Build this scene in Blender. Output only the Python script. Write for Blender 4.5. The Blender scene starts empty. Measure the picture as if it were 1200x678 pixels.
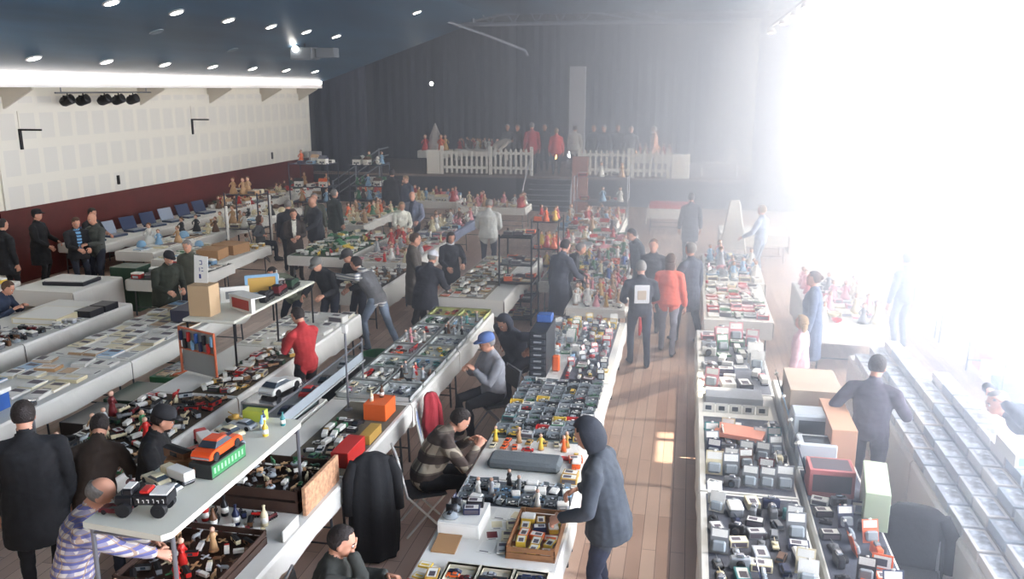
import bpy, math, random
from mathutils import Vector, Matrix, Euler, noise
R = math.radians
SC = bpy.context.scene
COL = SC.collection
# ---------------------------------------------------------------- camera
cd = bpy.data.cameras.new('camera'); cam = bpy.data.objects.new('camera', cd); COL.objects.link(cam)
cam.location = (0, 0, 4.4); cam.rotation_euler = (R(90) - math.atan(.234), 0, R(11.6))
cd.sensor_width = 36; cd.lens = 36 * 1000 / 1200; cd.clip_end = 200
SC.camera = cam
SC.view_settings.view_transform = 'Standard'; SC.view_settings.look = 'None'
SC.view_settings.gamma = 1; SC.view_settings.exposure = 0.0
SC.view_settings.use_curve_mapping = False
SC.cycles.use_denoising = True
SC.cycles.max_bounces = 5; SC.cycles.diffuse_bounces = 3; SC.cycles.glossy_bounces = 2
SC.cycles.transmission_bounces = 3; SC.cycles.transparent_max_bounces = 32; SC.cycles.volume_bounces = 0
SC.cycles.sample_clamp_indirect = 4
SC.cycles.caustics_reflective = False; SC.cycles.caustics_refractive = False
# ---------------------------------------------------------------- sky and sun
wd = bpy.data.worlds.new('winter_sky'); SC.world = wd; wd.use_nodes = True
wd.node_tree.nodes['Background'].inputs[0].default_value = (.75, .82, 1, 1)
wd.node_tree.nodes['Background'].inputs[1].default_value = 1.0
SUN_AZ, SUN_EL = 41, 62      # azimuth to the right of the hall axis, elevation
sl = bpy.data.lights.new('sun', 'SUN'); sl.energy = 24; sl.angle = R(.6); sl.color = (1, .93, .84)
so = bpy.data.objects.new('sun', sl); COL.objects.link(so)
az, el = R(SUN_AZ), R(SUN_EL)
sd = Vector((math.sin(az) * math.cos(el), math.cos(az) * math.cos(el), math.sin(el)))   # towards the sun
so.rotation_euler = sd.to_track_quat('Z', 'Y').to_euler(); so.location = (20, 30, 15)
WIN = 28
GLARE_HAZE = ((-11, 14, .010), (-6.8, 8, .008), (-5.2, 7, .009), (-3.6, 6, .010), (-2.6, 9, .011), (-1.6, 8, .012), (-.9, 4, .012), (.5, 2, .012), (1.2, 2, .018), (2.1, 2, .03)); GLARE_HAZE_G = .5; ROOF = 2.2; SUNR = .11
GLARE2 = 4.0

# ---------------------------------------------------------------- helpers
class MB:
    """collects shapes, each with a material index, and links them as one mesh"""
    def __init__(s): s.v = []; s.f = []; s.m = []; s.M = Matrix(); s.k = 0
    def add(s, vs, fs, m=None):
        n = len(s.v); M = s.M
        s.v += [tuple(M @ Vector(p)) for p in vs]
        s.f += [tuple(i + n for i in f) for f in fs]
        s.m += [s.k if m is None else m] * len(fs); return s
    def at(s, loc=(0, 0, 0), rz=0, rx=0, ry=0, sc=1):
        s.M = Matrix.Translation(loc) @ Euler((rx, ry, rz)).to_matrix().to_4x4() @ Matrix.Scale(sc, 4); return s
    def box(s, x0, y0, z0, x1, y1, z1, m=None):
        return s.add([(x, y, z) for z in (z0, z1) for y in (y0, y1) for x in (x0, x1)],
                     [(0, 2, 3, 1), (4, 5, 7, 6), (0, 1, 5, 4), (2, 6, 7, 3), (0, 4, 6, 2), (1, 3, 7, 5)], m)
    def cb(s, cx, cy, z0, w, d, h, m=None):           # box on a base centre
        return s.box(cx - w / 2, cy - d / 2, z0, cx + w / 2, cy + d / 2, z0 + h, m)
    def bev(s, x0, y0, z0, x1, y1, z1, b, m=None):    # box with chamfered edges
        vs = []; idx = {}
        for i, x in enumerate((x0, x1)):
            for j, y in enumerate((y0, y1)):
                for k, z in enumerate((z0, z1)):
                    sx, sy, sz = (1 - 2 * i) * b, (1 - 2 * j) * b, (1 - 2 * k) * b
                    for a, p in enumerate(((x, y + sy, z + sz), (x + sx, y, z + sz), (x + sx, y + sy, z))):
                        idx[i, j, k, a] = len(vs); vs.append(p)
        I = idx; fs = []
        def q(*c): fs.append(tuple(I[t] for t in c))
        for i in (0, 1):
            o = [(0, 0), (0, 1), (1, 1), (1, 0)]
            if i: o = o[::-1]
            q(*[(i, a, b_, 0) for a, b_ in o]); q(*[(a, i, b_, 1) for a, b_ in o[::-1]]); q(*[(a, b_, i, 2) for a, b_ in o])
        for a in (0, 1):
            for c in (0, 1):
                q((a, c, 0, 0), (a, c, 0, 1), (a, c, 1, 1), (a, c, 1, 0))
                q((a, 0, c, 0), (a, 0, c, 2), (a, 1, c, 2), (a, 1, c, 0))
                q((0, a, c, 1), (0, a, c, 2), (1, a, c, 2), (1, a, c, 1))
        for i in (0, 1):
            for j in (0, 1):
                for k in (0, 1): q((i, j, k, 0), (i, j, k, 1), (i, j, k, 2))
        return s.add(vs, fs, m)
    def loft(s, rings, m=None, cap=True):
        n = len(rings[0]); vs = [p for r in rings for p in r]; fs = []
        for i in range(len(rings) - 1):
            for j in range(n):
                a, b = i * n + j, i * n + (j + 1) % n
                fs.append((a, b, b + n, a + n))
        if cap: fs += [tuple(range(n))[::-1], tuple(range((len(rings) - 1) * n, len(rings) * n))]
        return s.add(vs, fs, m)
    def tube(s, pts, r, n=8, m=None, ref=None, cap=True):   # pts along a path; r number, list, or list of (ru, rv)
        pts = [Vector(p) for p in pts]; rings = []; up = None
        for i, p in enumerate(pts):
            t = (pts[min(i + 1, len(pts) - 1)] - pts[max(i - 1, 0)]).normalized()
            if up is None:
                u = Vector(ref) if ref else (Vector((0, 0, 1)) if abs(t.z) < .9 else Vector((0, 1, 0)))
            else: u = up
            if ref: u = Vector(ref)
            u = (u - t * u.dot(t)).normalized(); up = u; w = t.cross(u)
            q = r[i] if isinstance(r, (list, tuple)) else r
            ru, rv = q if isinstance(q, (list, tuple)) else (q, q)
            rings.append([p + u * (math.cos(a) * ru) + w * (math.sin(a) * rv) for a in [2 * math.pi * k / n for k in range(n)]])
        return s.loft(rings, m, cap)
    def lathe(s, prof, c=(0, 0, 0), n=10, m=None):          # prof: (radius, z)
        return s.loft([[(c[0] + r * math.cos(2 * math.pi * k / n), c[1] + r * math.sin(2 * math.pi * k / n), c[2] + z) for k in range(n)] for r, z in prof], m)
    def ball(s, c, r, n=10, k=6, m=None):
        rx, ry, rz = r if isinstance(r, (list, tuple)) else (r, r, r)
        rg = []
        for i in range(k + 1):
            a = math.pi * (i + (.12 if i == 0 else -.12 if i == k else 0)) / k
            rg.append([(c[0] + rx * math.sin(a) * math.cos(2 * math.pi * j / n), c[1] + ry * math.sin(a) * math.sin(2 * math.pi * j / n), c[2] - rz * math.cos(a)) for j in range(n)])
        return s.loft(rg, m)
    def prism(s, poly, x0, x1, m=None, ax='x'):             # outline in (y,z), run along x (or outline (x,z) run along y, or (x,y) along z)
        g = {'x': lambda t, a, b: (t, a, b), 'y': lambda t, a, b: (a, t, b), 'z': lambda t, a, b: (a, b, t)}[ax]
        return s.loft([[g(x0, a, b) for a, b in poly], [g(x1, a, b) for a, b in poly]], m)
    def build(s, name, mats, parent=None, smooth=False, loc=None, rz=0):
        me = bpy.data.meshes.new(name); me.from_pydata(s.v, [], s.f)
        if not isinstance(mats, (list, tuple)): mats = [mats]
        for q in mats: me.materials.append(q)
        if len(mats) > 1: me.polygons.foreach_set('material_index', s.m)
        if smooth: me.polygons.foreach_set('use_smooth', [True] * len(s.f)); 
        me.update()
        o = bpy.data.objects.new(name, me); COL.objects.link(o)
        if parent: o.parent = parent
        if loc: o.location = loc
        if rz: o.rotation_euler = (0, 0, rz)
        return o
SEEN = {}
def tag(o, label, cat, group=None, kind=None):
    o['label'] = label; o['category'] = cat
    if group: o['group'] = group
    if kind: o['kind'] = kind
    return o
def thing(name, label, cat, loc=(0, 0, 0), rz=0, group=None):
    o = bpy.data.objects.new(name, None); o.empty_display_size = .1; COL.objects.link(o)
    o.location = loc; o.rotation_euler = (0, 0, rz); return tag(o, label, cat, group)
def struct(o, label=None):
    o['kind'] = 'structure'
    if label: o['label'] = label; o['category'] = 'structure'
    return o
def s2l(c): return tuple(((x / 255) / 12.92 if x / 255 <= .04045 else ((x / 255 + .055) / 1.055) ** 2.4) for x in c)
MATS = {}
def mat(name, rgb, rough=.6, metal=0, bump=0, scale=20, var=0, emit=0, alpha=1, coat=0, spec=.5):
    if name in MATS: return MATS[name]
    m = bpy.data.materials.new(name); m.use_nodes = True; nt = m.node_tree; b = nt.nodes['Principled BSDF']
    c = s2l(rgb) + (1,)
    b.inputs['Base Color'].default_value = c; b.inputs['Roughness'].default_value = rough; b.inputs['Metallic'].default_value = metal
    b.inputs['Specular IOR Level'].default_value = spec
    if coat: b.inputs['Coat Weight'].default_value = coat
    if emit: b.inputs['Emission Color'].default_value = c; b.inputs['Emission Strength'].default_value = emit
    if alpha < 1: b.inputs['Alpha'].default_value = alpha
    if bump or var:
        tc = nt.nodes.new('ShaderNodeTexCoord'); nz = nt.nodes.new('ShaderNodeTexNoise'); nz.inputs['Scale'].default_value = scale; nz.inputs['Detail'].default_value = 3
        nt.links.new(tc.outputs['Object'], nz.inputs['Vector'])
        if bump:
            bp = nt.nodes.new('ShaderNodeBump'); bp.inputs['Strength'].default_value = bump; bp.inputs['Distance'].default_value = .02
            nt.links.new(nz.outputs[0], bp.inputs['Height']); nt.links.new(bp.outputs[0], b.inputs['Normal'])
        if var:
            mx = nt.nodes.new('ShaderNodeMix'); mx.data_type = 'RGBA'; mx.blend_type = 'MULTIPLY'; mx.inputs[0].default_value = 1
            rp = nt.nodes.new('ShaderNodeMapRange'); rp.inputs[1].default_value = .3; rp.inputs[2].default_value = .7; rp.inputs[3].default_value = 1 - var; rp.inputs[4].default_value = 1 + var
            nt.links.new(nz.outputs[0], rp.inputs[0]); mx.inputs[6].default_value = c; nt.links.new(rp.outputs[0], mx.inputs[7]); nt.links.new(mx.outputs[2], b.inputs['Base Color'])
    MATS[name] = m; return m
def emat(name, rgb, k, trans=0):
    if name in MATS: return MATS[name]
    m = bpy.data.materials.new(name); m.use_nodes = True; nt = m.node_tree; nt.nodes.remove(nt.nodes['Principled BSDF'])
    e = nt.nodes.new('ShaderNodeEmission'); e.inputs[0].default_value = s2l(rgb) + (1,); e.inputs[1].default_value = k
    out = nt.nodes['Material Output']
    if trans:
        t = nt.nodes.new('ShaderNodeBsdfTransparent'); mx = nt.nodes.new('ShaderNodeMixShader'); mx.inputs[0].default_value = 1 - trans
        nt.links.new(t.outputs[0], mx.inputs[1]); nt.links.new(e.outputs[0], mx.inputs[2]); nt.links.new(mx.outputs[0], out.inputs[0])
    else: nt.links.new(e.outputs[0], out.inputs[0])
    MATS[name] = m; return m
def nodes(m): return m.node_tree, m.node_tree.nodes['Principled BSDF']

# ================================================================ the hall
XL, XR, YB, YF, YS = -15.2, 7.2, -3.0, 41.0, 33.0     # left wall, right wall, wall behind the camera, far wall, stage front
ZC = 7.1
def floor_mat():
    m = mat('parquet', (215, 188, 172), .35); nt, b = nodes(m)
    tc = nt.nodes.new('ShaderNodeTexCoord'); mp = nt.nodes.new('ShaderNodeMapping'); mp.inputs['Rotation'].default_value = (0, 0, R(90))
    br = nt.nodes.new('ShaderNodeTexBrick'); br.inputs['Scale'].default_value = 1; br.inputs['Brick Width'].default_value = 1.4; br.inputs['Row Height'].default_value = .14; br.inputs['Mortar Size'].default_value = .003
    br.inputs['Color1'].default_value = s2l((228, 200, 182)) + (1,); br.inputs['Color2'].default_value = s2l((200, 168, 150)) + (1,); br.inputs['Mortar'].default_value = s2l((140, 110, 96)) + (1,)
    nz = nt.nodes.new('ShaderNodeTexNoise'); nz.inputs['Scale'].default_value = 1.2; nz.inputs['Detail'].default_value = 4
    mx = nt.nodes.new('ShaderNodeMix'); mx.data_type = 'RGBA'; mx.blend_type = 'MULTIPLY'; mx.inputs[0].default_value = .5
    nt.links.new(tc.outputs['Object'], mp.inputs[0]); nt.links.new(mp.outputs[0], br.inputs[0]); nt.links.new(tc.outputs['Object'], nz.inputs[0])
    nt.links.new(br.outputs[0], mx.inputs[6]); rp = nt.nodes.new('ShaderNodeMapRange'); rp.inputs[1].default_value = .3; rp.inputs[2].default_value = .7; rp.inputs[3].default_value = .7; rp.inputs[4].default_value = 1.1; nt.links.new(nz.outputs[0], rp.inputs[0]); nt.links.new(rp.outputs[0], mx.inputs[7]); nt.links.new(mx.outputs[2], b.inputs['Base Color'])
    return m
struct(MB().box(XL - .3, YB - .3, -.2, XR + .3, YF + .3, 0).build('floor', floor_mat()))
def ceil_mat():
    m = mat('ceiling_blue', (48, 72, 90), .45); nt, b = nodes(m)
    tc = nt.nodes.new('ShaderNodeTexCoord'); mp = nt.nodes.new('ShaderNodeMapping'); mp.inputs['Scale'].default_value = (1, .12, 1); mp.inputs['Rotation'].default_value = (0, 0, R(25))
    nz = nt.nodes.new('ShaderNodeTexNoise'); nz.inputs['Scale'].default_value = .9; nz.inputs['Detail'].default_value = 3
    cr = nt.nodes.new('ShaderNodeValToRGB'); cr.color_ramp.elements[0].position = .35; cr.color_ramp.elements[0].color = s2l((26, 54, 76)) + (1,)
    cr.color_ramp.elements[1].position = .75; cr.color_ramp.elements[1].color = s2l((52, 92, 120)) + (1,)
    nt.links.new(tc.outputs['Object'], mp.inputs[0]); nt.links.new(mp.outputs[0], nz.inputs[0]); nt.links.new(nz.outputs[0], cr.inputs[0]); nt.links.new(cr.outputs[0], b.inputs['Base Color'])
    return m
MC = ceil_mat()
# sloped left flank, flat middle
struct(MB().prism([(XL + .9, 4.72), (-7.4, ZC), (1.2, ZC), (1.2, ZC + .2), (-7.6, ZC + .2), (XL - .3, 4.95), (XL - .3, 4.72)], YB, YS - .4, ax='y')
       .box(1.2, YB, ZC, 4.4, 6, ZC + .2).box(1.2, 20, ZC, 4.4, YS - .4, ZC + .2).box(4.4, YB, ZC, XR + .3, YS - .4, ZC + .2).build('ceiling', MC))
struct(MB().box(XL - .3, YS - .4, 8.6, XR + .3, YF + .3, 8.9).build('ceiling_stage', mat('stage_black', (26, 27, 32), .9)))
def wall_panel_mat():
    m = mat('acoustic_panel', (226, 220, 206), .6); nt, b = nodes(m)
    tc = nt.nodes.new('ShaderNodeTexCoord'); sp = nt.nodes.new('ShaderNodeSeparateXYZ'); nt.links.new(tc.outputs['Object'], sp.inputs[0])
    def wave(out, period, duty):
        a = nt.nodes.new('ShaderNodeMath'); a.operation = 'DIVIDE'; a.inputs[1].default_value = period; nt.links.new(out, a.inputs[0])
        f = nt.nodes.new('ShaderNodeMath'); f.operation = 'FRACT'; nt.links.new(a.outputs[0], f.inputs[0])
        g = nt.nodes.new('ShaderNodeMath'); g.operation = 'LESS_THAN'; g.inputs[1].default_value = duty; nt.links.new(f.outputs[0], g.inputs[0]); return g.outputs[0]
    a, c = wave(sp.outputs[1], .62, .74), wave(sp.outputs[2], .82, .72)
    mu = nt.nodes.new('ShaderNodeMath'); mu.operation = 'MULTIPLY'; nt.links.new(a, mu.inputs[0]); nt.links.new(c, mu.inputs[1])
    mx = nt.nodes.new('ShaderNodeMix'); mx.data_type = 'RGBA'; nt.links.new(mu.outputs[0], mx.inputs[0])
    mx.inputs[6].default_value = s2l((226, 221, 208)) + (1,); mx.inputs[7].default_value = s2l((217, 213, 203)) + (1,); nt.links.new(mx.outputs[2], b.inputs['Base Color']); return m
MW = mat('wall_cream', (228, 222, 206), .7)
struct(MB().box(XL - .2, YB, 0, XL, YS, 4.95).build('wall_left', MW))
struct(MB().box(XL, 16.6, 1.72, XL + .05, YS - .05, 4.25).build('trim_1', wall_panel_mat()))
struct(MB().box(XL, 16.4, .0, XL + .07, YS, 1.72).build('trim_2', mat('wainscot', (86, 30, 26), .5, var=.15, scale=3)))
MBK = mat('black_wall', (40, 42, 50), .85)
struct(MB().box(XL - .3, YF, 0, XR + .3, YF + .2, 8.6).build('wall_back', MBK))
struct(MB().box(XL - .3, YB - .2, 0, XR + .3, YB, ZC).build('wall_front', mat('wall_grey', (150, 150, 150), .8)))
struct(MB().box(XL - .2, YS, 0, XL, YF, 8.6).build('wall_stage', MBK))
struct(MB().box(XL - .3, YS - .5, ZC - .25, XR + .3, YS - .38, 8.7).build('beam', MBK))
# right wall: piers, sill and lintel round the window bays
BAYS = [(-2, 3.2), (3.7, 9.2), (9.7, 15.2), (17.2, 21.3), (21.75, 26.4), (26.9, 32.0), (33.6, 39.5)]
rw = MB().box(XR, YB, 0, XR + .35, YF, .5).box(XR, YB, 6.4, XR + .35, YF, ZC + 1.5)
ed = [YB] + [y for b in BAYS for y in b] + [YF]
for i in range(0, len(ed), 2): rw.box(XR, ed[i], .5, XR + .35, ed[i + 1], 6.4)
struct(rw.build('wall_right', mat('wall_white', (235, 232, 228), .7)))
MP = emat('daylit_pane', (228, 236, 255), WIN, .25); MFr = mat('window_frame_white', (225, 225, 228), .5)
for i, (a, b) in enumerate(BAYS):
    fr = MB(); n = 4; 
    for k in range(n + 1):
        y = a + (b - a) * k / n; fr.box(XR + .1, max(a, y - .035), .5, XR + .2, min(b, y + .035), 6.4)
    for z in (.5, 2.4, 4.4, 6.33): fr.box(XR + .1, a, z, XR + .2, b, z + .07)
    f = struct(fr.build('window_%d' % (i + 1), MFr))
    pn = MB()
    for k in range(n):
        for z0, z1 in ((.5, 2.4), (2.4, 4.4), (4.4, 6.4)):
            if i == 3 and k == 1 and z0 == 2.4: continue      # pane left out, a gap added to let full sun in
            pn.box(XR + .14, a + (b - a) * k / n, z0, XR + .15, a + (b - a) * (k + 1) / n, z1)
    pn.build('pane', MP, f)
# glowing glazed corner added right of the stage to whiten the glare there
bw = MB()
bw.box(3.7, YS, .9, XR, YS + .02, 6.9)
f = MB()
for k in range(5): f.box(3.6 + k * .88, YS - .05, .8, 3.68 + k * .88, YS + .08, 6.95)
for z in (.8, 2.8, 4.8, 6.9): f.box(3.6, YS - .05, z, XR, YS + .08, z + .08)
fo = struct(f.build('window_8', MFr)); bw.build('pane', emat('glare_pane_far', (250, 248, 255), GLARE2, .22), fo)
struct(MB().box(2.3, YS - .1, 0, 3.6, YS + .15, ZC + .2).box(3.6, YS - .1, 0, XR, YS + .15, .8).box(3.6, YS - .1, 6.98, XR, YS + .15, ZC + .2).build('wall_corner', MBK))
# unseen glowing window wall added behind the camera as soft front fill
fb = MB()
for k in range(7): fb.box(-12 + k * 2.4, YB + .02, 3.2, -11.92 + k * 2.4, YB + .1, 6.2)
fo = struct(fb.build('window_9', MFr)); MB().box(-12, YB + .03, 3.2, 2.4, YB + .05, 6.2).build('pane', emat('fill_pane', (255, 238, 206), 1.0), fo)
# unseen long rooflight added over the right aisles to light them: frosted panes, a diagonal beam, one clear opening
fr = MB()
for y in [6 + 2 * k for k in range(8)]: fr.box(1.2, y - .02, ZC + .05, 4.4, y + .02, ZC + .1)
fr.box(1.2, 6, ZC + .05, 1.26, 20, ZC + .12).box(4.34, 6, ZC + .05, 4.4, 20, ZC + .12).box(2.28, 13.32, ZC + .05, 2.86, 13.40, ZC + .1)
fr.tube([(1.15, 14.07, ZC + .02), (4.4, 18.0, ZC + .02)], .2, 6)  # beam set diagonally to cast the shadow stripe on the floor
fo = struct(fr.build('window_10', MFr)); z = ZC + .13; pn = MB()
for x0, y0, x1, y1 in ((1.26, 6, 4.34, 12.68), (1.26, 13.62, 4.34, 20), (1.26, 12.68, 2.3, 13.62), (2.84, 12.68, 4.34, 13.62)): pn.add([(x0, y0, z), (x1, y0, z), (x1, y1, z), (x0, y1, z)], [(0, 1, 2, 3)])  # clear gap shaped to drop a bright patch on the aisle floor
pn.build('pane', emat('roof_pane', (252, 250, 255), ROOF, SUNR), fo)
# haze added to imitate lens glare, thicker in the sunlit half of the hall
ho = tag(bpy.data.objects.new('haze', None), 'bright haze added for lens glare in the sunlit half of the hall', 'haze', kind='stuff'); COL.objects.link(ho)
for i, (x0, y0, den) in enumerate(GLARE_HAZE):
    mh = bpy.data.materials.new('glare_haze'); mh.use_nodes = True; nt = mh.node_tree; nt.nodes.remove(nt.nodes['Principled BSDF'])
    vs = nt.nodes.new('ShaderNodeVolumeScatter'); vs.inputs['Color'].default_value = (.80, .87, 1, 1); vs.inputs['Density'].default_value = den; vs.inputs['Anisotropy'].default_value = GLARE_HAZE_G
    nt.links.new(vs.outputs[0], nt.nodes['Material Output'].inputs['Volume'])
    o = MB().box(x0, y0, .01 + i * .003, XR - .02, YF - .02 * (i + 1), 8.5 - .01 * i).build('glare_layer', mh, ho); o['kind'] = 'stuff'
# ceiling downlights
MD = emat('downlight_glow', (255, 252, 244), 40)
MWH = mat('cove_white', (232, 228, 224), .6); MK = mat('black_metal', (24, 24, 27), .45, .3); MST = mat('steel', (150, 152, 158), .35, .8)
# soffit and light strip along the left wall
struct(MB().box(XL, YB, 4.45, XL + .9, YS - .6, 4.55).box(XL + .82, YB, 4.55, XL + .9, YS - .6, 4.62).build('trim_3', MWH))
tag(MB().box(XL + .84, YB + .1, 4.62, XL + .93, YS - .7, 4.71).build('cove_light', emat('led_strip', (255, 248, 240), 20)), 'long white light strip running above the cream left wall', 'light strip')
def slope(x): return 4.72 + (x + 14.3) * (ZC - 4.72) / 6.9
MD = emat('downlight_glow', (255, 252, 244), 60)
ORD = 'zeroth first second third fourth fifth sixth seventh eighth ninth tenth eleventh twelfth thirteenth fourteenth fifteenth sixteenth seventeenth eighteenth nineteenth twentieth'.split()
def od(i):
    if i <= 20: return ORD[i]
    t, u = divmod(i, 10); T_ = ['', '', 'twenty', 'thirty', 'forty', 'fifty', 'sixty'][t]
    return T_ + '-' + ORD[u] if u else {2: 'twentieth', 3: 'thirtieth', 4: 'fortieth', 5: 'fiftieth', 6: 'sixtieth'}[t]
def downlight(x, y, z, label, tilt=True, grp='recessed ceiling downlights'):
    t = thing('downlight', label, 'ceiling light', (x, y, z - .02), 0, grp)
    if tilt: t.rotation_euler = (0, -math.atan((ZC - 4.72) / 6.9), 0)
    MB().lathe([(.16, .02), (.17, .0), (.15, -.012), (.13, -.012), (.13, .02)], n=16).build('trim_ring', mat('ring_white', (210, 210, 210), .4), t)
    MB().lathe([(.125, .015), (.125, .0), (.06, -.006), (.005, -.008)], n=16).build('lens', MD, t)
for i in range(8):
    y = 13.6 + i * 2.3
    downlight(-13.35, y, slope(-13.35), 'round white downlight just above the light strip, %s of its row from the camera' % od(i + 1))
for i in range(7):
    y = 12.7 + i * 2.1
    downlight(-10.63, y, slope(-10.63), 'round white downlight in the upper row on the blue ceiling, %s from the camera' % od(i + 1))
downlight(-8.44, 26.5, slope(-8.44), 'lone round downlight high on the blue ceiling before the truss')
MV = mat('vent_pale', (96, 112, 124), .5)
for x, y, l in ((-12.18, 21.85, 'small pale oval fitting among the left ceiling lights'), (-11.6, 17.6, 'dim oval ceiling fitting nearer the camera than the lights')):
    o = tag(MB().lathe([(.16, 0), (.15, -.02), (.02, -.03)], n=14).build('ceiling_fitting', MV), l, 'ceiling fitting', 'unlit ceiling fittings'); o.location = (x, y, slope(x) - .005); o.rotation_euler = (0, -.333, 0)
# track of lights high on the right
t = thing('light_track', 'row of small bright lamps on a ceiling track, high at the right', 'track light', (2.0, 16.5, ZC))
MB().box(-.03, 0, -1.1, .03, 9.2, -1.04).build('rail', MWH, t)
for y in (.3, 4.6, 8.9): MB().tube([(0, y, -1.05), (0, y, 0)], .012, 6).build('rod', MWH, t)
for y in (.6, 2.4, 4.8, 8.0):
    l = MB().lathe([(.05, 0), (.10, -.06), (.12, -.14), (.11, -.14)], (0, y, -1.1), 12).build('lamp', MWH, t); MB().lathe([(.1, -.13), (.05, -.15)], (0, y, -1.1), 12).build('lens', MD, l)
# projector and screen box hanging from the slope, far left
t = thing('projector', 'box projector with a lit lamp hanging from the ceiling, far left', 'projector', (-11.35, 24.6, 5.62))
MB().bev(-.35, -.3, -.35, .35, .3, 0, .03).build('body', mat('projector_grey', (92, 98, 106), .5), t)
MB().bev(.42, -.2, -.3, 1.0, .2, -.02, .02).build('side_box', mat('projector_grey', (92, 98, 106), .5), t)
MB().box(.35, -.04, -.2, .43, .04, -.12).build('bracket', MK, t)
MB().tube([(0, 0, 0), (0, 0, slope(-11.35) - 5.62)], .03, 8).build('mount', MK, t)
MB().ball((-.15, -.33, -.05), .09).build('lens', MD, t)
# spotlights on a bar under the soffit
t = thing('spotlight_bar', 'bar of five black stage spotlights under the light strip', 'spotlights', (XL + .62, 19.2, 4.45))
MB().tube([(0, -1.3, -.12), (0, 2.4, -.12)], .02, 8).build('bar', MST, t)
for y in (-1.1, 2.2): MB().tube([(0, y, -.12), (0, y, 0)], .014, 6).build('hanger', MST, t)
for y in (-.9, -.35, .45, 1.0, 1.6):
    s_ = MB(); s_.tube([(0, y, -.12), (0, y, -.2)], .015, 6); s_.tube([(-.16, y, -.36), (-.1, y, -.33), (.12, y, -.26), (.14, y, -.25)], [.09, .12, .12, .07], 12); s_.box(-.02, y - .14, -.33, .02, y - .125, -.18); s_.box(-.02, y + .125, -.33, .02, y + .14, -.18); s_.box(-.02, y - .14, -.2, .02, y + .14, -.185)
    s_.build('spotlight', MK, t)
# soffit brackets, wall fixings
MBr = mat('bracket_cream', (206, 198, 182), .6)
for y in (16.9, 21.9, 25.5, 29.0, 32.0):
    struct(MB().prism([(XL, 4.45), (XL + .85, 4.45), (XL + .85, 4.41), (XL + .1, 4.0), (XL, 3.95)], y, y + .07, ax='y').build('trim_%d' % (4 + int(y - 16)), MBr))
for y, l in ((17.3, 'black angle bracket on the cream wall below the near spotlights'), (24.4, 'black angle bracket on the cream wall, farther along')):
    t = thing('wall_bracket', l, 'wall bracket', (XL + .02, y, 3.3), 0, 'angle brackets on the left wall')
    MB().box(0, -.04, -.25, .06, .04, .22).build('plate', MK, t); MB().box(0, -.02, .18, .62, .02, .22).build('arm', MK, t); MB().tube([(.03, 0, .22), (.03, 0, .62)], .012, 6).build('rod', MBr, t)
for y, l in ((20.6, 'small dark socket low on the cream wall, nearer one'), (29.5, 'small dark socket low on the cream wall near the far end')):
    tag(MB().box(XL + .05, y - .04, 1.9, XL + .09, y + .04, 2.14).build('wall_socket', MK), l, 'socket', 'sockets on the left wall')
# door in the left wall
d = MB().box(XL, 14.2, 0, XL + .06, 15.9, 2.5).build('door_1', mat('door_white', (216, 216, 206), .5)); struct(d)
MB().box(XL, 15.9, 0, XL + .1, 16.05, 2.62).box(XL, 14.05, 0, XL + .1, 14.2, 2.62).box(XL, 14.2, 2.5, XL + .1, 15.9, 2.62).build('door_frame', mat('door_frame', (236, 232, 220), .5), d)
MB().tube([(XL + .06, 15.7, 1.05), (XL + .13, 15.7, 1.05), (XL + .13, 15.55, 1.05)], .012, 8).build('door_handle', MST, d)
tag(MB().box(XL, 14.2, 2.85, XL + .04, 15.7, 4.1).box(XL, 14.25, 2.9, XL + .05, 15.65, 4.05).build('wall_vent', mat('vent_beige', (196, 184, 160), .6)), 'beige rectangular vent panel above the white door', 'vent')
# ---- stage
MSt = mat('stage_front', (40, 42, 50), .8); MDk = mat('stage_deck', (128, 112, 104), .6, var=.1, scale=3)
struct(MB().box(XL, YS + .02, 0, 2.4, YF, 1.02, 0).box(XL, YS - .02, 1.02, 2.4, YF, 1.1, 1).build('stage', [MSt, MDk]), 'raised black fronted stage with a pale wooden deck at the far end')
# curtains: pleated black drape round the stage
def drape(x0, x1, y, z0, z1, amp=.025, per=.4):
    n = max(4, int((x1 - x0) / (per / 4))); t_ = [(x0 + (x1 - x0) * i / n, y + amp * math.sin(i * math.pi / 2 + .4 * math.sin(i * .7))) for i in range(n + 1)]
    m = MB(); m.loft([[(a, b, z) for a, b in t_] + [(a, b + .04, z) for a, b in t_[::-1]] for z in (z0, z1)]); return m
MCu = mat('curtain_black', (40, 44, 58), .95, bump=.2, scale=3)
tag(drape(XL + .05, 2.3, 40.4, 1.1, 8.4).build('stage_curtain', MCu), 'wide black pleated backdrop curtain across the back of the stage', 'curtain')
tag(drape(XL + .05, -12.9, YS + .5, 1.1, 8.4).build('stage_curtain', MCu), 'narrow black side curtain at the left edge of the stage', 'curtain')
tag(MB().box(-5.42, 39.3, 1.1, -4.72, 39.75, 5.42).box(-5.5, 39.25, 1.1, -4.64, 39.8, 1.25).build('white_pillar', mat('pillar_pale', (190, 192, 200), .6)), 'tall pale square pillar standing before the black backdrop', 'pillar')
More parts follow.
